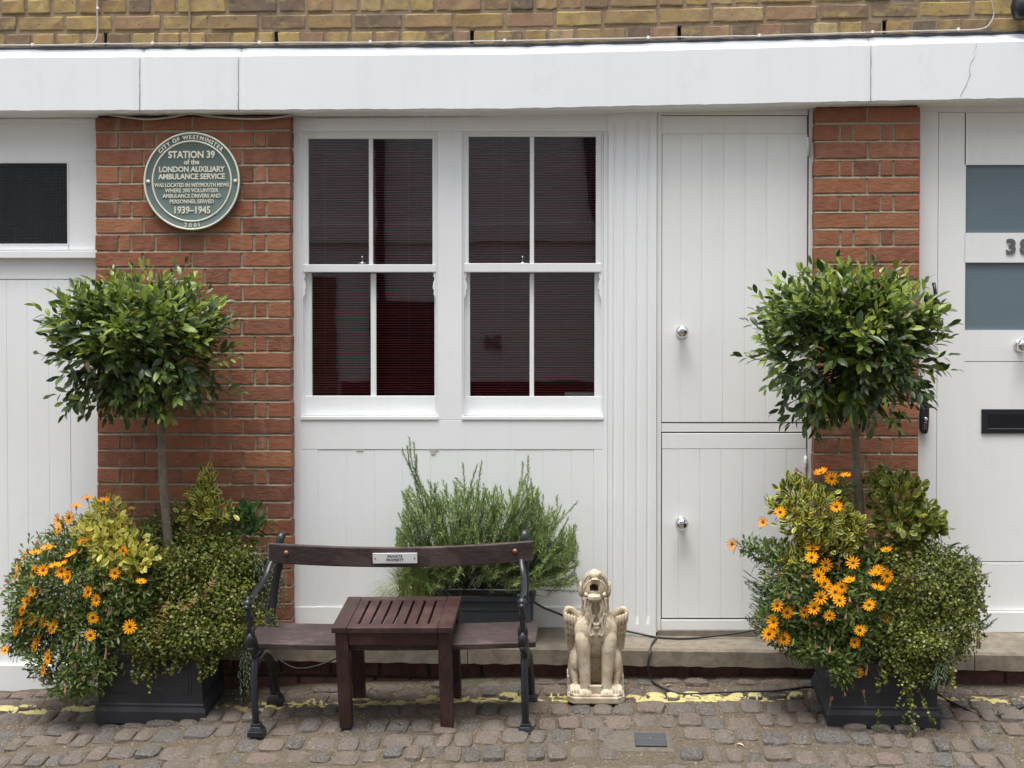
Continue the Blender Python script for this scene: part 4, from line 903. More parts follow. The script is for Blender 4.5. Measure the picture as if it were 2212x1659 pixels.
# ================================================================== PLANTERS
def planter(label, c, w, d, h, rotz, mat=PLANT):
    t = thing('square_planter', label, 'planter', (c.x, c.y, ground(c.x, c.y) + .01), (TILT * .85, 0, rotz), group='dark square planters at the piers')
    lv = [(-.02, 1.0), (.035, 1.0), (.055, .955), (.062, .965), (.070, .94), (h - .03, .93), (h - .027, .95), (h, .955)]
    m = MB(); vs = []
    for z, k in lv: vs += [(-w * k, -d * k, z), (w * k, -d * k, z), (w * k, d * k, z), (-w * k, d * k, z)]
    fs = [(i * 4 + j, i * 4 + (j + 1) % 4, (i + 1) * 4 + (j + 1) % 4, (i + 1) * 4 + j) for i in range(len(lv) - 1) for j in range(4)] + [(3, 2, 1, 0)]
    m.add(vs, fs); q = len(m.v) - 4; k2 = .88
    m.add([(-w * .955, -d * .955, h), (w * .955, -d * .955, h), (w * .955, d * .955, h), (-w * .955, d * .955, h), (-w * k2, -d * k2, h), (w * k2, -d * k2, h), (w * k2, d * k2, h), (-w * k2, d * k2, h), (-w * k2, -d * k2, h - .06), (w * k2, -d * k2, h - .06), (w * k2, d * k2, h - .06), (-w * k2, d * k2, h - .06)],
          [(j, (j + 1) % 4, 4 + (j + 1) % 4, 4 + j) for j in range(4)] + [(4 + j, 4 + (j + 1) % 4, 8 + (j + 1) % 4, 8 + j) for j in range(4)])
    m.build('body', mat, t, .004)
    for (ax, s) in (('x', -1), ('x', 1), ('y', -1), ('y', 1)):      # raised moulding lines framing each face
        m = MB(); ww = w if ax == 'y' else d; dd = d if ax == 'y' else w
        for ins in (.045, .058):
            a = ww * .93 - ins; z0, z1 = .085 + ins * .6, h - .065 - ins * .6; o_ = dd * .937 * s
            for p, q_ in (((-a, z0), (a, z0)), ((a, z0), (a, z1)), ((a, z1), (-a, z1)), ((-a, z1), (-a, z0))):
                if ax == 'y': m.tube([(p[0], o_, p[1]), (q_[0], o_, q_[1])], .0016, 6)
                else: m.tube([(o_, p[0], p[1]), (o_, q_[0], q_[1])], .0016, 6)
        m.build('moulding', mat, t)
    m = MB(); m.box(-w * .9, w * .9, -d * .9, d * .9, h - .07, h - .025); m.build('soil', SOIL, t)
    return t
a, b = G(213, 1563), G(438, 1562); wl2 = (b - a).length / 2; cL = (a + b) / 2 + Vector((0, .215, 0))
PLN = planter('dark square planter at the left under the wide brick pier', cL, wl2, .215, .35, 0)
a, b = G(1786, 1568), G(2032, 1576); wr2 = (b - a).length / 2; cR = (a + b) / 2 + Vector((0, .215, 0))
PRN = planter('dark square planter at the right under the narrow brick pier', cR, wr2, .215, .35, 0)
print('planters', cL, wl2, cR, wr2)
# grey trough on the step
YTr = -.115; xa, xb = X(862, YTr), X(1152, YTr); zt_ = Z(1290, YTr, 1000); z0_ = zst + .012
tro = thing('trough_planter', 'slate grey rectangular trough on the step behind the bench', 'planter', ((xa + xb) / 2, .0 - .02, z0_))
w_ = (xb - xa) / 2; m = MB(); h_ = zt_ - z0_; d_ = .085
m.box(-w_ + .01, w_ - .01, -d_, d_, 0, h_ - .02); m.build('body', TROUGH, tro, .003)
m = MB(); 
for (x0, x1, y0, y1) in ((-w_ - .006, w_ + .006, -d_ - .014, -d_ + .012), (-w_ - .006, w_ + .006, d_ - .012, d_ + .004), (-w_ - .006, -w_ + .02, -d_ + .0125, d_ - .0125), (w_ - .02, w_ + .006, -d_ + .0125, d_ - .0125)): m.box(x0, x1, y0, y1, h_ - .0195, h_ + .004)
m.build('rim', TROUGH, tro, .003)
m = MB(); m.box(-w_ + .03, w_ - .03, -d_ - .006, -d_ + .001, h_ - .062, h_ - .050); m.box(-w_ - .0, -w_ + .028, -d_ - .01, -d_ + .001, .0, h_ - .021); m.box(w_ - .028, w_ + .0, -d_ - .01, -d_ + .001, .0, h_ - .021); m.build('moulding', TROUGH, tro, .002)
m = MB(); m.box(-w_ + .022, w_ - .022, -d_ + .014, d_ - .014, h_ - .018, h_ - .004); m.build('soil', SOIL, tro)

# ================================================================== FOLIAGE TOOLS
def leaf_t(ln, w, prof, fold=.25, curl=.15):       # prof: (t, width share); leaf lies along +Y, faces +Z
    v = []; f = []; u = []
    for i, (t, k) in enumerate(prof):
        z = -curl * ln * t * t; x = w / 2 * k
        if k < .02: v.append((0, t * ln, z)); u.append(0 if i == 0 else 1)
        else: v += [(-x, t * ln, z + fold * x), (0, t * ln, z), (x, t * ln, z + fold * x)]; u += [1, 0, 1]
    idx = []; k = 0
    for t, q in prof:
        idx.append([k] if q < .02 else [k, k + 1, k + 2]); k += 1 if q < .02 else 3
    for a, b in zip(idx, idx[1:]):
        if len(a) == 1 and len(b) == 3: f += [(a[0], b[1], b[0]), (a[0], b[2], b[1])]
        elif len(a) == 3 and len(b) == 1: f += [(a[0], a[1], b[0]), (a[1], a[2], b[0])]
        else: f += [(a[0], a[1], b[1], b[0]), (a[1], a[2], b[2], b[1])]
    return np.array(v), f, np.array(u, float)
def uv_set(me, u):
    uvl = me.uv_layers.new(name='UVMap'); vi = np.empty(len(me.loops), np.int32); me.loops.foreach_get('vertex_index', vi)
    a = np.zeros((len(me.loops), 2)); a[:, 0] = u[vi]; uvl.data.foreach_set('uv', a.ravel())
def leaf_mesh(name, T, mat):
    me = bpy.data.meshes.new(name); me.from_pydata([tuple(p) for p in T[0]], [], T[1]); uv_set(me, T[2]); me.polygons.foreach_set('use_smooth', [True] * len(T[1])); me.materials.append(mat); return me
def scatter(name, T, mats, mat, parent, stuff=True):      # mats: list of (origin, 3x3 columns)
    if not len(mats): return None
    O_ = np.array([m[0] for m in mats]); B = np.array([m[1] for m in mats]); v = T[0]; n = len(v)
    V = np.einsum('nij,kj->nki', B, v) + O_[:, None, :]
    fl = []; lt = []
    for f in T[1]: lt.append(len(f))
    base = np.concatenate([np.array(f) for f in T[1]]); N_ = len(mats)
    L = (base[None, :] + (np.arange(N_) * n)[:, None]).ravel(); tot = np.tile(lt, N_); st_ = np.concatenate([[0], np.cumsum(tot)[:-1]])
    me = bpy.data.meshes.new(name); me.vertices.add(N_ * n); me.vertices.foreach_set('co', V.ravel()); me.loops.add(len(L)); me.loops.foreach_set('vertex_index', L.astype(np.int32))
    me.polygons.add(len(tot)); me.polygons.foreach_set('loop_start', st_.astype(np.int32)); me.polygons.foreach_set('loop_total', tot.astype(np.int32)); me.polygons.foreach_set('use_smooth', np.ones(len(tot), bool))
    me.update(calc_edges=True); uv_set(me, np.tile(T[2], N_)); me.materials.append(mat); me.validate()
    o = link(name, me, parent)
    if stuff: o['kind'] = 'stuff'
    return o
def basis(d, up, s=(1, 1, 1), roll=0):
    d = d / np.linalg.norm(d); x = np.cross(d, up); l = np.linalg.norm(x)
    x = np.array([1., 0, 0]) if l < 1e-4 else x / l
    z = np.cross(x, d)
    if roll: c, q = math.cos(roll), math.sin(roll); x, z = x * c + z * q, z * c - x * q
    return np.stack([x * s[0], d * s[1], z * s[2]], axis=1)
def rv(s=1): return rng.normal(0, s, 3)
def unit():
    v = rng.normal(0, 1, 3); return v / np.linalg.norm(v)
CAMn = np.array(CAM); FW = np.array(fwd)
LP = [(0, 0), (.06, .12), (.25, .72), (.5, 1), (.75, .78), (.93, .25), (1, 0)]
BAYT = [leaf_t(.077, .030, LP, .3, c) for c in (.05, .22, .12)]
OV = [(0, 0), (.12, .3), (.4, .9), (.68, 1), (.9, .6), (1, 0)]
VART = leaf_t(.042, .021, OV, .3, .15)
GLST = leaf_t(.062, .024, OV, .3, .2)
DAIT = leaf_t(.034, .0105, [(0, 0), (.3, .5), (.65, 1), (.88, .7), (1, 0)], .3, .15)
TINY = leaf_t(.0098, .0096, [(0, 0), (.25, .85), (.6, 1), (.88, .7), (1, 0)], .15, .1)
NEED = (np.array([(-.0013, 0, 0), (.0013, 0, 0), (.0018, .013, .0010), (-.0018, .013, .0010), (0, .025, .0028)]), [(0, 1, 2, 3), (3, 2, 4)], np.zeros(5))
def place_parts(name, items, parent, limit=300):
    """items: (mesh template index, material, origin, basis, nearness); the nearest become parts one by one, the rest one part"""
    items.sort(key=lambda i: i[5]); cache = {}
    for ti, T, mat, o, B, _ in items[:limit]:
        k = (ti, mat.name)
        if k not in cache: cache[k] = leaf_mesh(name, T, mat)
        ob = link(name, cache[k], parent); M = Matrix.Identity(4)
        for r in range(3):
            for c in range(3): M[r][c] = B[r][c]
            M[r][3] = o[r]
        ob.matrix_local = M
    rest = {}
    for ti, T, mat, o, B, _ in items[limit:]: rest.setdefault((ti, mat.name), (T, mat, []))[2].append((o, B))
    # one mesh for the rest: join per template
    if rest:
        me_objs = [scatter('inner_' + name if len(rest) == 1 else 'tmp', T, ms, mat, parent) for T, mat, ms in rest.values()]
        if len(me_objs) > 1:
            bm = bmesh.new(); mats = []
            for ob in me_objs:
                mt = ob.data.materials[0]
                if mt not in mats: mats.append(mt)
                n0 = len(bm.faces); bm.from_mesh(ob.data); bm.faces.ensure_lookup_table(); mi = mats.index(mt)
                for f in bm.faces[n0:]: f.material_index = mi
            me = bpy.data.meshes.new('inner_' + name); bm.to_mesh(me); bm.free()
            for mt in mats: me.materials.append(mt)
            for ob in me_objs: d = ob.data; bpy.data.objects.remove(ob); bpy.data.meshes.remove(d)
            j = link('inner_' + name, me, parent); j['kind'] = 'stuff'
def bay_tree(label, pcx, pcy, rxp, rzp, Yc, trunk, seed, extra):
    global rng
    rng = np.random.default_rng(seed)
    s = msc(pcx, Yc); c = np.array(P(pcx, pcy, Yc)); tr_p = [np.array(P(a, b, Yc)) for a, b, r in trunk]
    t = thing('bay_tree', label, 'tree', tuple(tr_p[0]), group='clipped bay trees in planters'); O_ = tr_p[0]
    m = MB(); pts = catmull([Vector(p - O_) for p in tr_p], 5); m.tube(pts, list(np.interp(np.linspace(0, 1, len(pts)), np.linspace(0, 1, len(trunk)), [r for _, _, r in trunk])), 12)
    for k in range(5):
        p = pts[random.randrange(3, len(pts) - 3)]; a = random.uniform(0, 6.28); q = p + Vector((math.cos(a), math.sin(a), 0)) * .016; m.ell(tuple(q), (.007, .007, .009), 8, 5)
    m.build('trunk', BARK, t)
    rx, ry, rz = rxp * s, rxp * s * .8, rzp * s
    items = []; tw = MB(); top = np.array(pts[-1])
    def shoot(b, d, n, young, ls, nl):
        L = .045 + .02 * nl * .5
        for k in range(nl):
            f = k / max(1, nl - 1); az = k * 2.4 + rng.uniform(0, .6); sp = .95 - .6 * f + rng.uniform(-.15, .15)
            x = np.cross(d, np.array([.3, .1, 1.])); x /= np.linalg.norm(x); y = np.cross(d, x)
            ld = d * math.cos(sp) + (x * math.cos(az) + y * math.sin(az)) * math.sin(sp); ld += np.array([0, 0, -.12])
            sc = ls * (1 - .35 * f) * rng.uniform(.75, 1.15)
            o = b + d * L * f; nrm = d * .9 + np.array([0, -.25, .55]) + rv(.35)
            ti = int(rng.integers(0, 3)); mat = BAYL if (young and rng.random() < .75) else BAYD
            items.append((ti, BAYT[ti], mat, o, basis(ld, nrm, (sc * rng.uniform(.85, 1.15), sc, sc)), float(np.dot(o + O_ - CAMn, FW)) - .25 * float(ld[2] > -9) * 0 + rng.uniform(-.02, .02)))
    c0 = c - O_
    for i in range(600):
        n = unit()
        if n[1] > .35 and rng.random() < .6: n[1] *= -1
        if n[2] < -.2 and rng.random() < .25: n[2] *= -1
        lump = 1 + .17 * math.sin(n[0] * 5 + seed) * math.cos(n[2] * 6 + n[1] * 4) + rng.normal(0, .075)
        if n[2] < 0: lump *= 1.0
        u = rng.uniform(.42, .93) if i % 3 else rng.uniform(.80, .98)
        sq = 1 / (abs(n[0]) ** 2.6 + abs(n[1]) ** 2.6 + abs(n[2]) ** 2.6) ** (1 / 2.6)
        b = c0 + n * sq * np.array([rx, ry, rz]) * u * lump
        d = n * .8 + np.array([0, 0, .45 if n[2] > -.3 else -.15]) + rv(.35); d /= np.linalg.norm(d)
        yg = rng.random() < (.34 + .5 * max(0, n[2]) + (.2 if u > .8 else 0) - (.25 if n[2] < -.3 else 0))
        shoot(b, d, n, yg, rng.uniform(.8, 1.15), int(rng.integers(5, 8)))
        if i % 5 == 0: tw.tube(catmull([Vector(top), Vector(top * .4 + b * .6 + rv(.02)), Vector(b)], 3), [.006, .005, .004, .0035, .003, .0025, .002][:7], 5)
    for (a, b_) in extra:       # stray shoots that stick out of the crown
        tip = np.array(P(a, b_, Yc + random.uniform(-.12, .08))) - O_; d = tip - c0; d /= np.linalg.norm(d); d2 = d + np.array([0, 0, .3]); d2 /= np.linalg.norm(d2)
        bb = tip - d2 * .07; shoot(bb, d2, d, rng.random() < .5, .85, 6); tw.tube([Vector(c0 + (bb - c0) * .6), Vector(bb), Vector(tip - d2 * .02)], [.003, .0025, .0015], 5)
    tw.build('branches', TWIG, t)
    place_parts('leaf', items, t); return t
bay_tree('lollipop bay tree with pale green shoots in the left planter', 302, 750, 156, 116, -.31, [(368, 1330, .024), (364, 1180, .022), (354, 1060, .019), (349, 950, .017), (345, 860, .015), (340, 800, .012)], 11,
         [(100, 768), (395, 585), (372, 592), (500, 775), (112, 730), (505, 905 - 60), (150, 660), (130, 850), (190, 890), (460, 880), (440, 640), (250, 600), (480, 700), (320, 595)])
bay_tree('fuller bay tree with flat topped crown in the right planter', 1828, 748, 163, 126, -.44, [(1868, 1330, .024), (1858, 1120, .022), (1850, 1010, .019), (1846, 920, .016), (1842, 860, .015), (1838, 800, .012)], 23,
         [(1612, 772), (1808, 568), (1700, 610), (1760, 590), (1640, 640), (1990, 620), (2040, 770), (2045, 800), (2035, 735), (1690, 880), (1720, 905), (1930, 915), (1885, 925), (1950, 600), (1880, 585), (2010, 690), (1625, 700), (1990, 870)])

def foliage(name, T, mat, parent, blobs, n, size=(.8, 1.2), inner=.35, dirup=.3, rand=.7, lump=.14, parts=0):
    O_ = np.array(parent.location); w = np.array([b[2] * b[3] for b in blobs], float); w /= w.sum(); ms = []
    W = [(np.array(P(b[0], b[1], b[4])), np.array([b[2] * msc(b[0], b[4]), b[5], b[3] * msc(b[0], b[4])])) for b in blobs]
    for i in range(n):
        k = rng.choice(len(blobs), p=w); c, r = W[k]; u_ = unit()
        if u_[1] > .3 and rng.random() < .7: u_[1] *= -1
        rad = rng.uniform(inner, 1) ** .6 * (1 + lump * math.sin(u_[0] * 7 + k) * math.cos(u_[2] * 8 + 2 * k) + rng.normal(0, .05))
        o = c + u_ * r * rad; 
        if o[1] > .05: continue
        gzz = ground(o[0], o[1]) + .01
        if o[2] < gzz: o[2] = gzz + rng.uniform(0, .02)
        d = u_ * .8 + np.array([0, 0, dirup]) + rv(rand); nr = u_ + np.array([0, -.2, .5]) + rv(.45)
        s = rng.uniform(*size); ms.append((o - O_, basis(d, nr, (s, s, s))))
    if parts:
        place_parts(name, [(0, T, mat, o, B, float(np.dot(o + O_ - CAMn, FW))) for o, B in ms], parent, parts)
    else: scatter(name, T, ms, mat, parent)
def tangle(parent, blobs, n, mat, r=.0009, ln=.12, name='stems'):
    O_ = np.array(parent.location); m = MB()
    for i in range(n):
        b = blobs[rng.integers(len(blobs))]; c = np.array(P(b[0], b[1], b[4])); R_ = np.array([b[2] * msc(b[0], b[4]), b[5], b[3] * msc(b[0], b[4])])
        u_ = unit(); u_[1] = -abs(u_[1]); p = c + u_ * R_ * rng.uniform(.5, .95); d = u_ * .4 + rv(.6); d /= np.linalg.norm(d); q = p + d * ln * rng.uniform(.5, 1.2); md = (p + q) / 2 + rv(.012)
        m.tube([Vector(p - O_), Vector(md - O_), Vector(q - O_)], r, 4)
    m.build(name, mat, parent)['kind'] = 'stuff'
def shoots(name, parent, paths, mat, per=.0033, nl=1.0, start=.35, T=NEED, spread=.9, twr=.0016, twm=TWIG):
    O_ = np.array(parent.location); ms = []; m = MB()
    for pts in paths:
        pp = [np.array(q) for q in catmull([Vector(p) for p in pts], 6)]; m.tube([Vector(q - O_) for q in pp], [twr * (1 - .6 * i / len(pp)) for i in range(len(pp))], 4)
        seg = [np.linalg.norm(b - a) for a, b in zip(pp, pp[1:])]; tot = sum(seg); acc = 0; k = 0; d0 = start * tot; nx_ = d0
        for a, b, l in zip(pp, pp[1:], seg):
            while nx_ < acc + l:
                f = (nx_ - acc) / l; o = a + (b - a) * f; t = (b - a) / l; fr_ = nx_ / tot
                x = np.cross(t, np.array([.2, .3, 1.])); x /= np.linalg.norm(x); y = np.cross(t, x); az = k * 2.4 + rng.uniform(-.4, .4); sp = spread * (1 - .55 * fr_ ** 3) + rng.uniform(-.2, .2)
                d = t * math.cos(sp) + (x * math.cos(az) + y * math.sin(az)) * math.sin(sp); s = nl * rng.uniform(.65, 1.1) * (1 - .3 * max(0, fr_ - .8) / .2)
                ms.append((o - O_, basis(d, t + rv(.2), (1, s, 1)))); k += 1; nx_ += per
            acc += l
    m.build('stems', twm, parent)['kind'] = 'stuff'; scatter(name, T, ms, mat, parent)
# --- rosemary in the trough
rng = np.random.default_rng(5)
ros = thing('rosemary_bush', 'feathery green rosemary bush rising behind the bench back', 'shrub', tuple(P(1030, 1268, -.03)))
tops = [(852, 1120), (866, 1030), (880, 1010), (905, 1000), (935, 1000), (1000, 985), (1035, 990), (1060, 1018), (1095, 1015), (1125, 985), (1150, 985), (1175, 1030), (1205, 1040), (1235, 1078), (1252, 1100)]
paths = []
for i in range(860):
    tx = rng.uniform(856, 1246); ty0 = np.interp(tx, [a for a, b in tops], [b for a, b in tops]) + 30 + abs(rng.normal(0, 22))
    lo = 1262 if tx > 880 else 1190
    ty = ty0 + (lo - ty0) * rng.random() ** 1.15
    if ty > 1215 and 950 < tx < 1120 and rng.random() < .75: continue
    Yt = rng.uniform(-.26, .0); bx = 925 + (tx - 850) * .42 + rng.uniform(-20, 20); b = np.array(P(bx, 1272, -.04)); tip = np.array(P(tx, ty, Yt))
    ln = .05 + .05 * rng.random(); up = np.array([(tx - 1050) / 420 + rng.normal(0, .35), rng.normal(0, .35) - .15, 1.0 - .7 * (ty > 1180)]); up /= np.linalg.norm(up)
    m1 = tip - up * ln; m0 = b * .4 + m1 * .6 + rv(.012)
    if i % 3: b = m0 * .5 + m1 * .5
    paths.append([b, m0 * .5 + m1 * .5 if i % 3 == 0 else (b + m1) / 2, m1, tip])
for tip, mid in (((884, 945), (893, 1010)), ((893, 955), (905, 1040)), ((868, 972), (895, 1030)), ((900, 985), (900, 1060)), ((880, 965), (890, 1020)), ((1141, 985), (1135, 1060)), ((1130, 998), (1120, 1080)), ((1040, 998), (1030, 1070)), ((1030, 1006), (1010, 1080)), ((1000, 1000), (1005, 1080)), ((1246, 1085), (1190, 1150)), ((1222, 1232), (1160, 1215)), ((1205, 1245), (1150, 1225))):
    paths.append([P(1000, 1272, -.04), P(mid[0] * .6 + 400, mid[1] + 90, -.08), P(mid[0], mid[1], -.1), P(tip[0], tip[1], -.1)])
shoots('needles', ros, paths, ROSM, .0026, .98, .32, spread=1.25, twr=.0012)
# --- grass tuft and small things in the trough
gt = thing('grass_tuft', 'arching tuft of thin green grass at the left end of the grey trough', 'grass', tuple(P(892, 1285, -.1)), group=None)
m = MB()
for i in range(620):
    b = np.array(P(rng.normal(895, 12), 1290, -.16 + rng.normal(0, .02))); a = rng.normal(-.35, .8); ln = rng.uniform(.12, .22); wv = rng.uniform(-.25, .05)
    pts = [b + np.array([math.sin(a * t) * ln * t * 1.0, wv * ln * t, ln * t * math.cos(a * t * 1.2)]) for t in (0, .35, .7, 1)]
    w = .0019; vs = []
    for k, p in enumerate(pts): vs += [p + np.array([-w * (1 - k / 3.3), 0, 0]), p + np.array([w * (1 - k / 3.3), 0, 0])]
    m.add([tuple(v - np.array(gt.location)) for v in vs], [(0, 1, 3, 2), (2, 3, 5, 4), (4, 5, 7, 6)], True)
for (a, b_) in ((838, 1215), (845, 1250), (860, 1230)):
    m.tube([Vector(P(x, y, -.12)) - gt.location for x, y in ((893, 1287), (870, (1287 + b_) / 2 - 30), (a, b_))], .0008, 4)
o = m.build('blades', GRAS, gt, 0); o['kind'] = 'stuff'
# --- flowers
def flower_mesh(open_, n=13, L=.0285, seed=0):
    r = random.Random(seed); m = MB()
    for k in range(n):
        a = 2 * math.pi * k / n + r.uniform(-.08, .08); l = L * r.uniform(.88, 1.06); w = .0062 * r.uniform(.85, 1.1); rows = [(.12, .35), (.45, .85), (.78, 1), (.95, .6), (1.0, .12)]
        vs = []
        for t, q in rows:
            rr = l * t; z = open_ * rr * (.9 if open_ > 0 else 1) - .12 * rr * t * t * 12 * .4 * (l) + r.uniform(-.0004, .0004)
            kx = math.cos(math.atan(open_)) ; x = w / 2 * q
            rr2 = rr * kx
            vs += [(rr2 * math.cos(a) + x * math.sin(a), rr2 * math.sin(a) - x * math.cos(a), z + .0008), (rr2 * math.cos(a), rr2 * math.sin(a), z), (rr2 * math.cos(a) - x * math.sin(a), rr2 * math.sin(a) + x * math.cos(a), z + .0008)]
        m.add(vs, [(i * 3 + j, i * 3 + j + 1, i * 3 + 4 + j, i * 3 + 3 + j) for i in range(4) for j in range(2)], True)
    return m
FM = [flower_mesh(o, n, .0285, i).mesh('petals', PETAL, False) for i, (o, n) in enumerate(((.12, 13), (.3, 13), (.18, 12), (.42, 12), (.05, 14)))]
FC = [flower_mesh(o, 8, .022, 9 + i).mesh('petals', PETALB, False) for i, o in enumerate((2.2, 3.5, 1.5))]
dm = MB(); dm.ell((0, 0, .0012), (.0052, .0052, .0026), 10, 6); DM = dm.mesh('flower_centre', DISC)
cm = MB(); cm.tube([(0, 0, -.012), (0, 0, -.004), (0, 0, .002)], [.0014, .004, .0048], 7); CMh = cm.mesh('calyx', DAIS)
def orient(d, roll): return Vector(d).to_track_quat('Z', 'Y') @ __import__('mathutils').Quaternion((0, 0, 1), roll)
def flowers(parent, lst, Yf, side):
    O_ = parent.location; st_ = MB()
    for (px, py, k) in lst:
        Y = Yf(px, py) + random.uniform(-.02, .02); p = P(px, py, Y)
        if k == 'f': d = Vector((random.uniform(-.5, .5), -1, random.uniform(-.05, .85))); me = random.choice(FM)
        elif k == 'u': d = Vector((random.uniform(-.4, .3) + side * .1, -.35, 1)); me = FM[3] if random.random() < .5 else FM[1]
        elif k == 'l': d = Vector((side * random.uniform(.35, .9), -.9, random.uniform(.1, .5))); me = random.choice(FM)
        elif k == 'd': d = Vector((side * random.uniform(.3, .8), random.uniform(-.3, .1), random.uniform(.3, .8))); me = FC[2]
        else: d = Vector((random.uniform(-.25, .25), random.uniform(-.3, .1), random.uniform(-1, -.75) if random.random() < .7 else .9)); me = FC[random.randrange(2)]
        d.normalize(); s = random.uniform(.88, 1.22) if k in 'ful' else random.uniform(.55, .85)
        fo = link('flower' if k in 'ful' else 'faded_flower', me, parent, p - O_); fo.rotation_mode = 'QUATERNION'; fo.rotation_quaternion = orient(d, random.uniform(0, 6.28)); fo.scale = (s, s, s)
        if k in 'ful': link('flower_centre', DM, fo)
        link('calyx', CMh, fo, (0, 0, -.001))
        q = p - d * .012; e = q + Vector((random.uniform(-.02, .02), .05, -.03 - random.uniform(0, .03))); st_.tube([q - O_, q - d * .02 - O_, e - O_], .0011, 5)
    st_.build('flower_stalks', DAIS, parent)['kind'] = 'stuff'
z1 = lambda x, y: (x * .272, 1035 + y * .272)
LF = [(695, 160, 'u'), (825, 180, 'u'), (605, 225, 'u'), (465, 325, 'l'), (550, 305, 'l'), (465, 400, 'l'), (320, 525, 'd'), (375, 550, 'u'), (480, 530, 'd'), (660, 500, 'u'), (980, 570, 'f'), (1310, 598, 'f'), (195, 605, 'l'), (285, 595, 'u'), (570, 612, 'u'), (150, 690, 'l'),
      (135, 770, 'l'), (265, 730, 'l'), (345, 725, 'f'), (435, 697, 'u'), (490, 735, 'f'), (545, 780, 'l'), (500, 682, 'u'), (915, 748, 'f'), (1120, 820, 'u'), (1485, 750, 'b'), (265, 890, 'f'), (215, 975, 'l'), (180, 1040, 'l'), (705, 898, 'l'), (770, 960, 'l'), (345, 910, 'd'), (560, 965, 'b'), (640, 760, 'b'),
      (975, 840, 'b'), (738, 1100, 'f'), (718, 1240, 'f'), (1032, 1172, 'f'), (885, 1090, 'b'), (425, 1175, 'l'), (350, 1130, 'l'), (130, 1205, 'l'), (150, 1150, 'l'), (285, 1330, 'l'), (300, 1280, 'l'), (40, 1362, 'l'), (385, 1420, 'l'), (345, 1515, 'l'), (260, 1112, 'l'), (45, 1065, 'd'), (345, 1620, 'd'), (590, 1100, 'd'), (500, 1097, 'd'),
      (620, 1265, 'b'), (845, 1320, 'b'), (600, 1520, 'b'), (525, 1600, 'b'), (625, 1630, 'b'), (755, 1640, 'b'), (405, 1590, 'd'), (70, 885, 'd'), (875, 1000, 'b'), (815, 800, 'b'), (235, 790, 'b'), (440, 800, 'b'), (740, 1035, 'd'), (80, 830, 'd'), (525, 1785, 'd'), (100, 1560 - 200, 'd')]
LF = [(*z1(a, b), k) for a, b, k in LF]
z4 = lambda x, y: (1481.7 + x * .408, 982 + y * .408)
RF = [(715, 97, 'u'), (772, 127, 'f'), (845, 117, 'u'), (605, 92, 'd'), (797, 277, 'f'), (500, 305, 'l'), (410, 360, 'l'), (245, 475, 'l'), (665, 545, 'f'), (672, 500, 'u'), (740, 585, 'f'), (885, 574, 'f'), (1062, 512, 'u'), (1090, 440, 'd'), (1190, 540, 'd'), (1000, 460, 'b'), (700, 640, 'f'), (735, 682, 'f'), (865, 670, 'u'), (825, 700, 'f'), (790, 728, 'f'), (715, 755, 'f'), (812, 772, 'f'),
      (1015, 610, 'f'), (1005, 637, 'u'), (1065, 642, 'f'), (1040, 685, 'f'), (1015, 714, 'u'), (970, 797, 'f'), (1050, 874, 'f'), (760, 853, 'f'), (625, 835, 'f'), (680, 812, 'l'), (535, 835, 'f'), (485, 800, 'l'), (465, 885, 'l'), (470, 920, 'l'), (440, 950, 'f'), (520, 975, 'l'), (920, 930, 'f'), (892, 992, 'f'), (908, 1150, 'f'),
      (940, 460, 'b'), (805, 625, 'b'), (490, 660, 'b'), (535, 715, 'b'), (865, 745, 'b'), (850, 830, 'b'), (655, 925, 'b'), (700, 910, 'd'), (685, 975, 'b'), (765, 1010, 'b'), (965, 1095, 'b'), (838, 1245, 'b'), (765, 1320, 'b'), (945, 1285, 'b'), (515, 1010, 'b'), (905, 780, 'b'), (640, 655, 'd'), (1540, 1090 - 50, 'b')]
RF = [(*z4(a, b), k) for a, b, k in RF]
def inside_front(blobs):
    Ws = [(P(b[0], b[1], b[4]), b) for b in blobs]
    def f(px, py):
        best = None
        for c, b in Ws:
            q = ((px - b[0]) / b[2]) ** 2 + ((py - b[1]) / b[3]) ** 2
            y = b[4] - b[5] * math.sqrt(max(0, 1 - q)) if q < 1 else None
            if y is not None and (best is None or y < best): best = y
        return (best if best is not None else min(b[4] for _, b in Ws) + .02) - .036
    return f
# --- left planter plants
rng = np.random.default_rng(31)
Yl = cL.y
def plant(name, label, cat, px, py, Y): return thing(name, label, cat, tuple(P(px, py, Y)))
DL = [(150, 1270, 120, 125, Yl - .06, .24), (215, 1370, 105, 95, Yl - .13, .2), (95, 1290, 75, 100, Yl - .05, .18), (180, 1180, 80, 65, Yl - .02, .16), (265, 1270, 90, 110, Yl - .12, .2), (198, 1450, 62, 52, Yl - .2, .12), (310, 1180, 50, 50, Yl - .04, .14), (318, 1250, 50, 60, Yl - .15, .1), (72, 1355, 55, 60, Yl - .05, .12), (34, 1390, 28, 18, Yl - .05, .05), (120, 1425, 60, 45, Yl - .12, .12), (150, 1480, 45, 30, Yl - .2, .08)]
d1 = plant('daisy_bush', 'sprawling bush of orange daisies spilling over the left planter', 'flowering plant', 250, 1400, Yl)
foliage('leaves', DAIT, DAIS, d1, DL, 15000, (.6, 1.15), .3, .25, .8, .1); tangle(d1, DL, 260, DAIS, .0012, .06)
flowers(d1, LF, inside_front(DL), -1)
VL = [(235, 1150, 62, 42, Yl - .13, .13), (262, 1190, 60, 40, Yl - .17, .13), (235, 1105, 38, 28, Yl - .04, .08), (300, 1215, 40, 30, Yl - .2, .1), (188, 1190, 26, 22, Yl - .12, .08), (225, 1285 - 70, 26, 20, Yl - .2, .06)]
v1 = plant('variegated_shrub', 'bright yellow variegated shrub among the daisies in the left planter', 'shrub', 250, 1350, Yl)
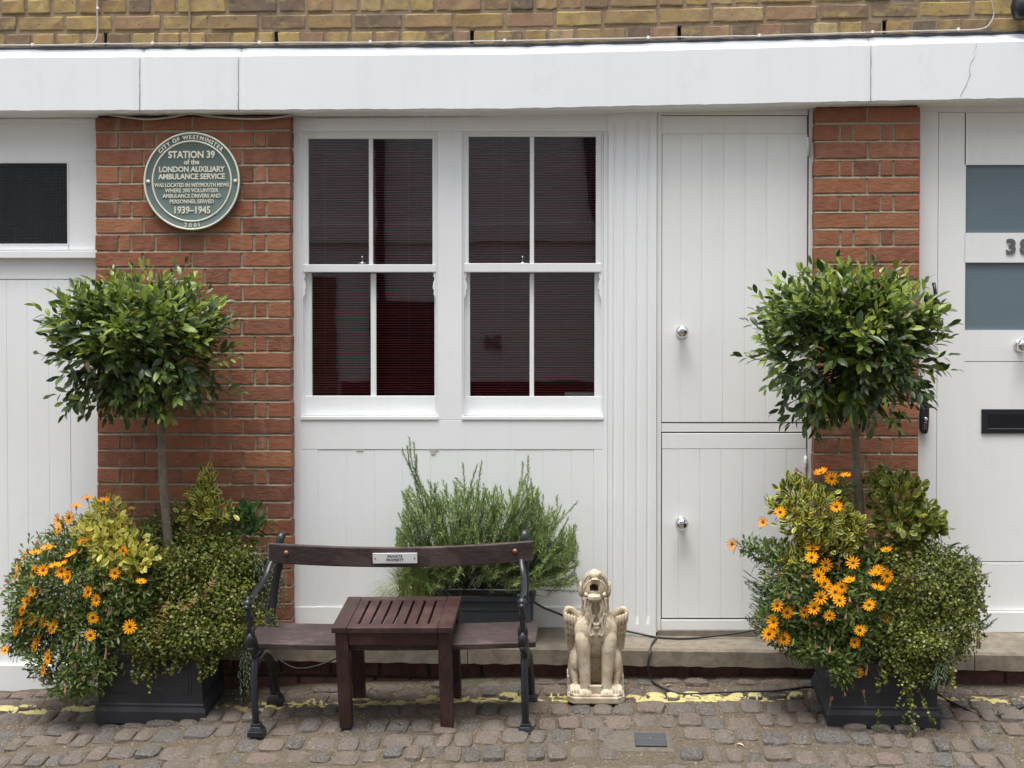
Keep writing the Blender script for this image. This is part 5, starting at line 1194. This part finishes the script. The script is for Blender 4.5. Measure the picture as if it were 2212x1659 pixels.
foliage('leaf', VART, VARY, v1, VL, 700, (.75, 1.2), .3, .5, .6, .15, parts=290); tangle(v1, VL, 60, DAIS, .0015, .08)
VL2 = [(448, 1050, 22, 34, Yl + .02, .06), (470, 1108, 42, 26, Yl - .02, .08), (400, 1110, 24, 24, Yl, .06), (445, 1085, 34, 30, Yl, .07)]
v2 = plant('variegated_shrub', 'upright green and gold variegated shrub right of the left tree trunk', 'shrub', 440, 1350, Yl)
foliage('leaf', VART, VARG, v2, VL2, 330, (.7, 1.1), .2, .7, .5, .15, parts=290); tangle(v2, VL2, 40, DAIS, .0015, .08)
GL = [(534, 1130, 34, 40, Yl + .02, .07)]
g1 = plant('glossy_shrub', 'small dark glossy shrub against the brick at the right of the left planter', 'shrub', 520, 1350, Yl)
foliage('leaf', GLST, DKGR, g1, GL, 110, (.7, 1.05), .15, .8, .5, .1, parts=120)
WL = [(440, 1235, 115, 95, Yl - .03, .17), (480, 1310, 90, 90, Yl - .1, .15), (410, 1345, 85, 70, Yl - .17, .12), (345, 1380, 60, 55, Yl - .2, .09), (372, 1240, 52, 62, Yl - .14, .1), (500, 1230, 80, 85, Yl, .12), (430, 1150, 75, 55, Yl + .02, .1), (350, 1150, 50, 45, Yl + .02, .08), (400, 1385, 95, 40, Yl - .225, .07), (310, 1385, 50, 40, Yl - .24, .06), (470, 1370, 70, 45, Yl - .18, .1)]
wv = plant('wire_vine', 'tiny leaved wire vine cushion hanging over the right half of the left planter', 'climbing plant', 450, 1350, Yl)
foliage('leaves', TINY, VINE, wv, WL, 24000, (.75, 1.45), .35, .1, .9, .08); tangle(wv, WL, 420, TWIG, .0007, .09)
def trails(parent, starts, mat, T, n, drop=(.08, .2), name='trailing_leaves', size=(.8, 1.4), side=0, twr=.0007):
    O_ = np.array(parent.location); ms = []; m = MB()
    for (px, py, Y) in starts:
        p = np.array(P(px, py, Y)); L = rng.uniform(*drop); pts = [p]; d = np.array([side + rng.normal(0, .25), -.25, -.6])
        for k in range(7):
            d = d + np.array([rng.normal(0, .12), rng.normal(0, .1) + .04, -.25]); d /= np.linalg.norm(d); pts.append(pts[-1] + d * L / 7)
        m.tube([Vector(q - O_) for q in pts], twr, 4)
        for k in range(n):
            i = rng.integers(0, 7); o = pts[i] + (pts[i + 1] - pts[i]) * rng.random(); s = rng.uniform(*size); ms.append((o - O_ + rv(.003), basis(rv(1), np.array([0, -.8, .5]) + rv(.5), (s, s, s))))
    m.build('trailing_stems', TWIG, parent); scatter(name, T, ms, mat, parent)
trails(wv, [(rng.uniform(300, 480), rng.uniform(1375, 1420), Yl - .25) for _ in range(34)] + [(rng.uniform(440, 590), rng.uniform(1290, 1380), Yl - .2) for _ in range(22)], VINE, TINY, 26, (.04, .12))
trails(wv, [(rng.uniform(290, 345), rng.uniform(1400, 1430), Yl - .26) for _ in range(7)], VINE, TINY, 30, (.08, .14))
trails(wv, [(rng.uniform(330, 600), rng.uniform(1090, 1130), Yl - .02) for _ in range(26)], VINE, TINY, 12, (.03, .07), size=(.6, 1.1))
r1 = plant('trailing_rosemary', 'wispy trailing rosemary between the left planter and the bench arm', 'shrub', 560, 1300, Yl)
pths = []
for i in range(60):
    a = rng.uniform(545, 600); b = rng.uniform(1190, 1330); pths.append([P(520 + rng.uniform(-20, 20), 1320, Yl), P(a - 15, b + 10, Yl - .05), P(a, b - 8, Yl - .08), P(a + rng.uniform(0, 30), b + rng.uniform(10, 60), Yl - .1)])
for i in range(9):
    a = 520 + rng.uniform(-12, 22); pths.append([P(a, 1330, Yl - .1), P(a + 3, 1400, Yl - .2), P(a + 2, 1440, Yl - .2), P(a + rng.uniform(-6, 10), rng.uniform(1450, 1515), Yl - .2)])
shoots('needles', r1, pths, ROSG, .0052, .75, .3, spread=1.0, twr=.0012)
def fern(label, pts, ln):
    t = thing('fern_frond', label, 'fern', tuple(pts[0])); o = Vector(pts[0]); m = MB(); c = catmull(pts, 6); m.tube([p - o for p in c], .0009, 5)
    for i, p in enumerate(c[2::1]):
        if i % 2: continue
        f = 1 - i / len(c); d = (c[min(i + 3, len(c) - 1)] - c[i + 1]).normalized(); sd = d.cross(Vector((0, -1, .2))).normalized()
        for s in (-1, 1):
            for k in range(1):
                q = p + d * k * .003 - o; e = q + sd * s * ln * 1.5 * (.25 + .75 * math.sin(math.pi * max(.08, f * .9))) + d * .006; w = d * .0022
                m.add([q - w, q + w, e + w * .3, e - w * .3], [(0, 1, 2, 3)])
    m.build('frond', RUST, t)
fern('rusty fern frond hanging over the middle of the left planter', [P(365, 1290, Yl - .28), P(355, 1320, Yl - .31), P(345, 1350, Yl - .32), P(338, 1385, Yl - .31)], .018)
fern('rust coloured fern frond lying on the vine left of the bench', [P(425, 1280, Yl - .24), P(415, 1300, Yl - .27), P(400, 1315, Yl - .28), P(385, 1302, Yl - .28)], .012)
fern('yellowing fern frond curling upward out of the left vine', [P(435, 1305, Yl - .25), P(442, 1290, Yl - .28), P(452, 1270, Yl - .29), P(460, 1255, Yl - .28)], .014)
# --- right planter plants
rng = np.random.default_rng(47)
Yr = cR.y
DR = [(1740, 1270, 95, 110, Yr - .1, .19), (1830, 1300, 95, 110, Yr - .12, .19), (1800, 1220, 100, 80, Yr - .06, .17), (1700, 1340, 65, 60, Yr - .1, .15), (1860, 1380, 60, 60, Yr - .18, .1), (1665, 1195, 40, 28, Yr - .05, .07), (1820, 1440, 30, 40, Yr - .26, .05), (1770, 1395, 65, 42, Yr - .2, .1), (1620, 1180, 20, 14, Yr - .05, .04), (1800, 1060, 40, 30, Yr - .05, .07)]
d2 = plant('daisy_bush', 'orange daisies tumbling down the front of the right planter', 'flowering plant', 1800, 1400, Yr)
foliage('leaves', DAIT, DAIS, d2, DR, 13000, (.6, 1.15), .3, .25, .8, .1); tangle(d2, DR, 240, DAIS, .0012, .06)
flowers(d2, RF, inside_front(DR), -1)
VR = [(1760, 1120, 80, 62, Yr - .14, .13), (1715, 1070, 36, 40, Yr - .08, .08), (1790, 1170, 62, 36, Yr - .17, .1), (1680, 1095, 20, 16, Yr - .08, .05), (1845, 1140, 24, 22, Yr - .16, .05), (1730, 1200 + 10, 40, 22, Yr - .18, .07)]
v3 = plant('variegated_shrub', 'dense gold edged variegated shrub left of the right tree trunk', 'shrub', 1760, 1350, Yr)
foliage('leaf', VART, VARG, v3, VR, 1250, (.7, 1.05), .4, .4, .55, .12, parts=290); tangle(v3, VR, 60, DAIS, .0015, .07)
VR2 = [(1940, 1070, 62, 48, Yr - .02, .11), (1990, 1120, 46, 38, Yr - .04, .09), (1900, 1035, 24, 20, Yr, .05), (1945, 1130, 60, 36, Yr - .06, .1), (2020, 1135, 18, 24, Yr - .06, .05)]
v4 = plant('variegated_shrub', 'looser yellow green shrub right of the right tree trunk', 'shrub', 1950, 1350, Yr)
foliage('leaf', leaf_t(.046, .030, OV, .25, .12), m_leaf('olive_gold_leaf', [(0, (.07, .12, .02)), (.6, (.12, .17, .03)), (1, (.24, .27, .04))], .42, .22, (.36, .36, .07)), v4, VR2, 620, (.7, 1.05), .3, .4, .55, .12, parts=290); tangle(v4, VR2, 60, DAIS, .0015, .08)
WR = [(1975, 1265, 125, 110, Yr - .05, .19), (2020, 1340, 95, 100, Yr - .08, .17), (1930, 1370, 75, 80, Yr - .16, .12), (1990, 1420, 60, 50, Yr - .18, .09), (2060, 1270, 70, 85, Yr - .02, .13), (1900, 1210, 60, 50, Yr - .06, .12), (1960, 1425, 70, 40, Yr - .22, .06), (1995, 1400, 62, 34, Yr - .24, .06), (1680, 1320, 45, 45, Yr - .02, .1), (1960, 1190, 70, 50, Yr - .02, .1)]
wv2 = plant('wire_vine', 'large cushion of tiny leaved wire vine on the right side of the right planter', 'climbing plant', 1980, 1350, Yr)
foliage('leaves', TINY, VINE, wv2, WR, 27000, (.75, 1.4), .35, .1, .9, .08); tangle(wv2, WR, 420, TWIG, .0007, .09)
trails(wv2, [(rng.uniform(1900, 2060), rng.uniform(1400, 1450), Yr - .26) for _ in range(34)] + [(rng.uniform(2060, 2125), rng.uniform(1280, 1380), Yr - .1) for _ in range(18)], VINE, TINY, 26, (.04, .12))
trails(wv2, [(1965, 1440, Yr - .27), (1970, 1450, Yr - .27), (1985, 1460, Yr - .27), (1900, 1530, Yr - .26), (1975, 1480, Yr - .27), (1960, 1500, Yr - .27)], VINE, TINY, 34, (.14, .22))
trails(wv2, [(rng.uniform(1680, 1790), rng.uniform(1370, 1400), Yr - .2) for _ in range(12)], VINE, TINY, 14, (.04, .08))
trails(wv2, [(2110, 1290, Yr), (2120, 1300, Yr), (2100, 1200, Yr), (2080, 1180, Yr)], VINE, TINY, 14, (.06, .1), side=.8)
r2 = plant('trailing_rosemary', 'grey green rosemary fanning out at the left side of the right planter', 'shrub', 1660, 1320, Yr)
pths = []
for i in range(60):
    a = rng.uniform(1608, 1680); b = rng.uniform(1240, 1370); pths.append([P(1720, 1330, Yr), P(1690, (b + 1320) / 2, Yr - .03), P(a + 28, b + 8, Yr - .05), P(a, b - rng.uniform(0, 14), Yr - .06)])
for i in range(8): a = 1700 + rng.uniform(-14, 30); pths.append([P(a, 1360, Yr - .1), P(a, 1390, Yr - .16), P(a + 4, 1415, Yr - .18), P(a + 8, 1430 + rng.uniform(-10, 15), Yr - .18)])
shoots('needles', r2, pths, ROSG, .0048, .75, .3, spread=1.0, twr=.0012)
r3 = plant('trailing_rosemary', 'rosemary sprigs poking out of the vine at the far right', 'shrub', 2060, 1300, Yr)
pths = []
for (tx, ty) in ((2118, 1205), (2112, 1215), (2090, 1180), (2070, 1172), (2125, 1238), (2132, 1245), (2135, 1330), (2140, 1345), (2148, 1338), (2105, 1200), (2098, 1222), (2060, 1178)):
    for j in range(3): pths.append([P(2020, 1300, Yr - .05), P((2020 + tx) / 2, (1300 + ty) / 2 + 5, Yr - .1), P(tx - 18, ty + 12, Yr - .08), P(tx + rng.uniform(-5, 5), ty + rng.uniform(-5, 5), Yr - .08)])
for i in range(10): a = 2015 + rng.uniform(-12, 30); pths.append([P(a, 1380, Yr - .2), P(a + 2, 1420, Yr - .27), P(a, 1460, Yr - .28), P(a - 6, 1490 + rng.uniform(-25, 22), Yr - .28)])
shoots('needles', r3, pths, ROSG, .0042, .75, .3, spread=.95, twr=.0012)
# a few leaves lying about
lit = []
for (a, b_) in ((1905 * 0 + 1585, 1592), (950, 1545), (742, 1530), (1590, 1608), (1452, 1480), (870, 1575), (560, 1575), (405, 1590)): lit.append((a, b_))
for i, (a, b_) in enumerate(lit[:6]):
    p = G(a, b_); o = link('fallen_leaf', leaf_mesh('fallen_leaf', leaf_t(.034, .012, LP, .6, .35), m_plain('dry_leaf', random.choice([(.42, .30, .15), (.50, .40, .24), (.30, .15, .07)]), .8)), None, (p.x, p.y, gz(p.x, p.y) + .006)); o.rotation_euler = (TILT, .1, random.uniform(0, 6))
    tag(o, ['curled pale leaf on the cobbles left of the right planter', 'dry leaf on the cobbles under the side table', 'dry leaf beside the front left table leg', 'small curled leaf near the bottom edge beyond the metal cover', 'dry leaf by the loop of black cable', 'dry leaf in front of the side table'][i], 'leaf')

# ================================================================== GARGOYLE
sp_ = G(1286, 1526); spz = ground(sp_.x, sp_.y + .11) + .002
gar = thing('gargoyle_statue', 'cream cast stone winged gargoyle sitting with its mouth wide open', 'statue', (sp_.x, sp_.y + .105, ground(sp_.x, sp_.y + .105) + .006), (TILT * .8, 0, R(2)))
K = .000418
def Sx(x): return (x - 735) * K
def Sz(z): return (1550 - z) * K
def S3(x, z, y): return (Sx(x), y, Sz(z))
m = MB()
def cap(pts, rs, flat=None, n=12):
    pp = catmull(pts, 4); rr = list(np.interp(np.linspace(0, 1, len(pp)), np.linspace(0, 1, len(rs)), [r * K for r in rs])); m.tube(pp, rr, n, flat=flat); m.ell(tuple(pp[0]), (rr[0],) * 3, 12, 8); m.ell(tuple(pp[-1]), (rr[-1],) * 3, 12, 8)
# base
def slab(hw, y0, y1, z0, z1, ch):
    o_ = [(-hw, y1), (-hw, y0 + ch), (-hw + ch, y0), (hw - ch, y0), (hw, y0 + ch), (hw, y1)]; n = 6
    m.add([(a, b, z0) for a, b in o_] + [(a, b, z1) for a, b in o_], [tuple(range(n - 1, -1, -1)), tuple(range(n, 2 * n))] + [(i, (i + 1) % n, n + (i + 1) % n, n + i) for i in range(n)])
slab(.122, -.105, .105, 0, .027, .03); slab(.117, -.099, .10, .020, .038, .028)
m.box(-.122, -.085, .0, .10, .02, .085); m.box(.085, .122, .0, .10, .02, .085)
# body
m.ell(S3(735, 1130, .045), (.078, .062, .135), 20, 14); m.ell(S3(735, 850, -.015), (.088, .055, .080), 24, 16); m.ell(S3(735, 960, -.002), (.075, .052, .075), 20, 14)
m.ell(S3(735, 800, .02), (.10, .045, .055), 20, 12)
for s in (-1, 1):
    X_ = lambda v: 735 + s * (v)
    cap([S3(X_(120), 850, -.02), S3(X_(128), 930, -.035), S3(X_(125), 1010, -.045), S3(X_(122), 1100, -.05), S3(X_(115), 1230, -.055), S3(X_(110), 1350, -.06), S3(X_(108), 1420, -.062)], [84, 88, 76, 66, 60, 54, 54])
    m.ell(S3(X_(122), 880, -.025), (.034, .036, .045)); m.ell(S3(X_(130), 1010, -.058), (.024, .018, .022))
    m.ell(S3(X_(108), 1445, -.072), (.026, .026, .016))
    for k, dx in enumerate((-46, -16, 16, 46)): cap([S3(X_(108) + dx * .8, 1425, -.075), S3(X_(108) + dx, 1448, -.092), S3(X_(108) + dx * 1.02, 1468, -.098)], [13, 14, 11])
    # haunch and hind foot
    m.ell(S3(X_(205), 1220, .02), (.030, .06, .072), 16, 12); m.ell(S3(X_(215), 1290, .03), (.03, .06, .06)); cap([S3(X_(222), 1200, -.01), S3(X_(215), 1310, -.025), S3(X_(205), 1400, -.035)], [44, 38, 34])
    m.ell(S3(X_(210), 1430, -.045), (.028, .035, .018))
    for dx in (-42, -14, 14, 42): cap([S3(X_(212) + dx * .8, 1395, -.06), S3(X_(212) + dx, 1425, -.078), S3(X_(212) + dx * 1.05, 1462, -.085)], [13, 14, 11])
    # wing: arched top, three scalloped rows, long primaries
    cap([S3(X_(130), 760, .015), S3(X_(190), 700, .018), S3(X_(240), 655, .018), S3(X_(285), 640, .015), S3(X_(312), 680, .01), S3(X_(315), 760, .008)], [30, 32, 32, 30, 26, 18], flat=(1, .8))
    for (x0, x1, zt, zb, y) in ((322, 200, 670, 770, -.004), (316, 196, 745, 830, .004), (308, 192, 805, 900, .012)):
        n_ = 4
        for k in range(n_):
            f = (k + .5) / n_; xx = x0 + (x1 - x0) * f; dz = 42 * f
            m.ell(S3(X_(xx), (zt + zb) / 2 + dz, y), (K * 19, .0115, K * (zb - zt) * .62), 10, 8)
    for k in range(5):
        f = k / 4; xx = 306 - 100 * f; m2 = [S3(X_(xx), 860 + 35 * f, .022), S3(X_(xx - 14 + 6 * f), 960, .024), S3(X_(272 - 34 * f + 10), 1060 + 0 * f, .026), S3(X_(255 - 16 * f), 1130 - 120 * abs(f - .25), .026)]
        cap(m2, [15, 15, 12, 7], flat=(1, .7))
    m.ell(S3(X_(262), 800, .022), (.026, .010, .062), 12, 10); m.ell(S3(X_(250), 940, .026), (.018, .008, .06), 12, 10)
    # ears, brow, cheeks
    m.ell(S3(722 + s * 143, 430, .0), (.011, .024, .030)); m.ell(S3(722 + s * 138, 388, -.002), (.010, .020, .020)); m.ell(S3(722 + s * 118, 470, .0), (.012, .016, .013)); m.ell(S3(722 + s * 105, 510, -.02), (.010, .012, .010))
    cap([S3(722 + s * 50, 222, -.025), S3(722 + s * 98, 275, -.022), S3(722 + s * 128, 350, -.012), S3(722 + s * 138, 420, -.004)], [12, 13, 12, 10])
    m.ell(S3(X_(185), 775, .02), (.046, .014, .048)); m.ell(S3(X_(120), 860, -.01), (.043, .046, .06), 16, 12)
    # mane locks
    for k, (xa_, za_, xb_, zb2, y0_) in enumerate(((118, 470, 128, 700, .0), (95, 500, 112, 760, -.03), (70, 520, 92, 800, -.045), (46, 530, 52, 720, -.055), (122, 560, 135, 780, .01))):
        w1_ = 10; cap([S3(728 + s * xa_, za_, y0_), S3(728 + s * (xa_ + w1_), (2 * za_ + zb2) / 3, y0_ - .006), S3(728 + s * (xa_ - 6), (za_ + 2 * zb2) / 3, y0_ - .008), S3(728 + s * xb_, zb2, y0_ - .004)], [14, 15, 14, 9])
    cap([S3(735 + s * 78, 640, -.058), S3(735 + s * 52, 720, -.062), S3(735 + s * 66, 790, -.064), S3(735 + s * 62, 850, -.066), S3(735 + s * 30, 858, -.072), S3(735 + s * 34, 838, -.078)], [13, 14, 14, 15, 14, 10])
    cap([S3(735 + s * 100, 650, -.052), S3(735 + s * 82, 730, -.056), S3(735 + s * 95, 800, -.055)], [11, 12, 8])
    cap([S3(735 + s * 18, 650, -.062), S3(735 + s * 38, 710, -.066), S3(735 + s * 14, 760, -.068)], [10, 11, 8]); m.ell(S3(735 + s * 14, 745, -.068), (.007, .008, .009)); m.ell(S3(735 + s * 10, 778, -.068), (.009, .008, .010))
# neck and head
cap([S3(732, 760, .0), S3(732, 650, .0), S3(728, 560, .0), S3(724, 480, .0)], [132, 120, 110, 106])
m.tube([S3(722, z, y) for z, y in ((205, -.020), (222, -.018), (255, -.014), (300, -.008), (350, -.003), (400, .0), (440, .002), (480, .004), (505, .004))], [K * v for v in (22, 46, 74, 100, 122, 134, 134, 116, 90)], 24, flat=(1, .95))
m.ell(S3(720, 250, -.040), (.024, .022, .020), 16, 10)
arch = lambda w, zt, zb, y, rr: cap([S3(722 - w, zb, y + .012), S3(722 - w * .98, (zt + zb) / 2 + 10, y + .004), S3(722 - w * .62, zt + 26, y), S3(722, zt, y - .004), S3(722 + w * .62, zt + 26, y), S3(722 + w * .98, (zt + zb) / 2 + 10, y + .004), S3(722 + w, zb, y + .012)], [rr * .9, rr, rr, rr * 1.1, rr, rr, rr * .9])
arch(106, 276, 440, -.062, 11); arch(130, 232, 452, -.040, 9)
m.ell(S3(722, 236, -.035), (.026, .026, .014))
for s in (-1, 1): m.ell(S3(722 + s * 92, 436, -.060), (.009, .012, .010)); m.ell(S3(720 + s * 24, 272, -.069), (.006, .007, .005))
m.ell(S3(714, 468, -.056), (.032, .036, .017), 18, 12); m.ell(S3(714, 446, -.062), (.028, .030, .009), 18, 12)
# shield
m.box(Sx(668), Sx(790), -.09, -.07, .03, Sz(1372))
base_me = m.mesh('body_raw', None)
tmp = bpy.data.objects.new('tmp_body', base_me); C.objects.link(tmp)
rm = tmp.modifiers.new('r', 'REMESH'); rm.mode = 'VOXEL'; rm.voxel_size = .0024
c1 = MB(); c1.box(Sx(670), Sx(754), -.13, .0, Sz(412), Sz(366)); c1.ell(S3(712, 370, -.05), (K * 42, .06, K * 30), 16, 12)
c1.ell(S3(720, 352, -.074), (.041, .036, .028), 20, 14); c1.ell(S3(722, 395, .008), (.046, .030, .040), 20, 14)
cut = bpy.data.objects.new('tmp_cut', c1.mesh('cut', None)); C.objects.link(cut)
rc = cut.modifiers.new('r', 'REMESH'); rc.mode = 'VOXEL'; rc.voxel_size = .003
bo = tmp.modifiers.new('b', 'BOOLEAN'); bo.operation = 'DIFFERENCE'; bo.object = cut; bo.solver = 'EXACT'
sm_ = tmp.modifiers.new('s', 'SMOOTH'); sm_.factor = .3; sm_.iterations = 1
bpy.context.view_layer.update()
gm = bpy.data.meshes.new_from_object(tmp.evaluated_get(bpy.context.evaluated_depsgraph_get())); gm.name = 'statue_body'
bpy.data.objects.remove(tmp); bpy.data.objects.remove(cut)
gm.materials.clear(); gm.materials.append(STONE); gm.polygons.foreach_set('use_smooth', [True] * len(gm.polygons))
print('statue faces', len(gm.polygons))
link('body', gm, gar)

# ================================================================== HOUSE ACROSS THE MEWS (seen mirrored in the panes)
YO = -10.2
oh = thing('opposite_house', 'white rendered mews house across the street, mirrored in the window panes', 'house', (0, YO, 0))
OW = m_rough('opposite_render', (.78, .80, .83), (.84, .86, .88), 2, .8, .1, .002); OB = m_rough('opposite_brick', (.18, .11, .07), (.28, .18, .12), 6, .9, .3, .004); OD = m_plain('opposite_dark_door', (.035, .04, .05), .4); ORD = m_plain('opposite_red_door', (.12, .03, .035), .4)
def ob(name, x0, x1, z0, z1, y0, y1, mat, par=oh): q = MB(); q.box(x0, x1, y0, y1, z0, z1); return q.build(name, mat, par)
ob('wall', -11, 11, 3.0, 9.6, -.4, 0, OW); ob('wall', -11, 11, -.3, 3.0, -.4, 0, OW); ob('string_course', -11, 11, 2.9, 3.1, .0, .06, OW); ob('roof', -11.3, 11.3, 9.6, 10.1, -3, .25, OD)
for x in (-8, -4.6, -1.2, 2.2, 5.6, 9):
    wf = ob('window', x - .5, x + .5, 4.3, 5.6, .002, .05, OW); ob('pane', x - .42, x + .42, 4.38, 5.52, .05, .055, MESHG, wf)
ob('brick_bay', -4.2, -2.75, -.3, 2.5, .002, .04, OB); ob('plinth', -2.7, 11, -.3, 1.25, .002, .04, ORD)
for x, w, mt in ((-7.2, 1.1, OD), (-1.9, .45, OD), (3.2, .5, OD), (6.8, 1.1, ORD)):
    d_o = ob('door', x - w, x + w, -.3, 2.2, .003, .05, mt)
    if w < .6: ob('handle', x + .3, x + .35, .9, 1.0, .05, .1, CHROME, d_o)
q = MB(); q.tube([(.55, .1, 0), (.55, .1, 2.6), (.35, .1, 3.3), (.1, .1, 6.5)], .07, 10); q.build('drainpipe', OD, oh)
for x in (-8, -4.6, -1.2, 2.2, 5.6, 9):
    wf = ob('window', x - .5, x + .5, 6.9, 8.4, .002, .05, OW); ob('pane', x - .42, x + .42, 6.98, 8.32, .05, .055, MESHG, wf)
q = MB(); q.tube([(-2.2, .1, 0), (-2.2, .1, 6.5)], .05, 10); q.build('drainpipe', OD, oh)
def refl(px, py):
    d = ray(px, py); p = P(px, py, YT + .03); d = Vector((d.x, -d.y, d.z)); t = (YO + .1 - p.y) / d.y; return p + d * t
qq = refl(1063, 740); q = MB(); text_into(q, '34', .22, Matrix.Translation((qq.x, .055, qq.z)) @ Matrix.Rotation(R(180), 4, 'Z') @ Matrix.Rotation(R(90), 4, 'X'), .01, .01); q.build('digit', m_plain('opposite_grey', (.18, .18, .19), .5), oh)
print('objects', len(bpy.data.objects), 'tris ~', sum(len(o.data.polygons) for o in bpy.data.objects if o.type == 'MESH') * 2)
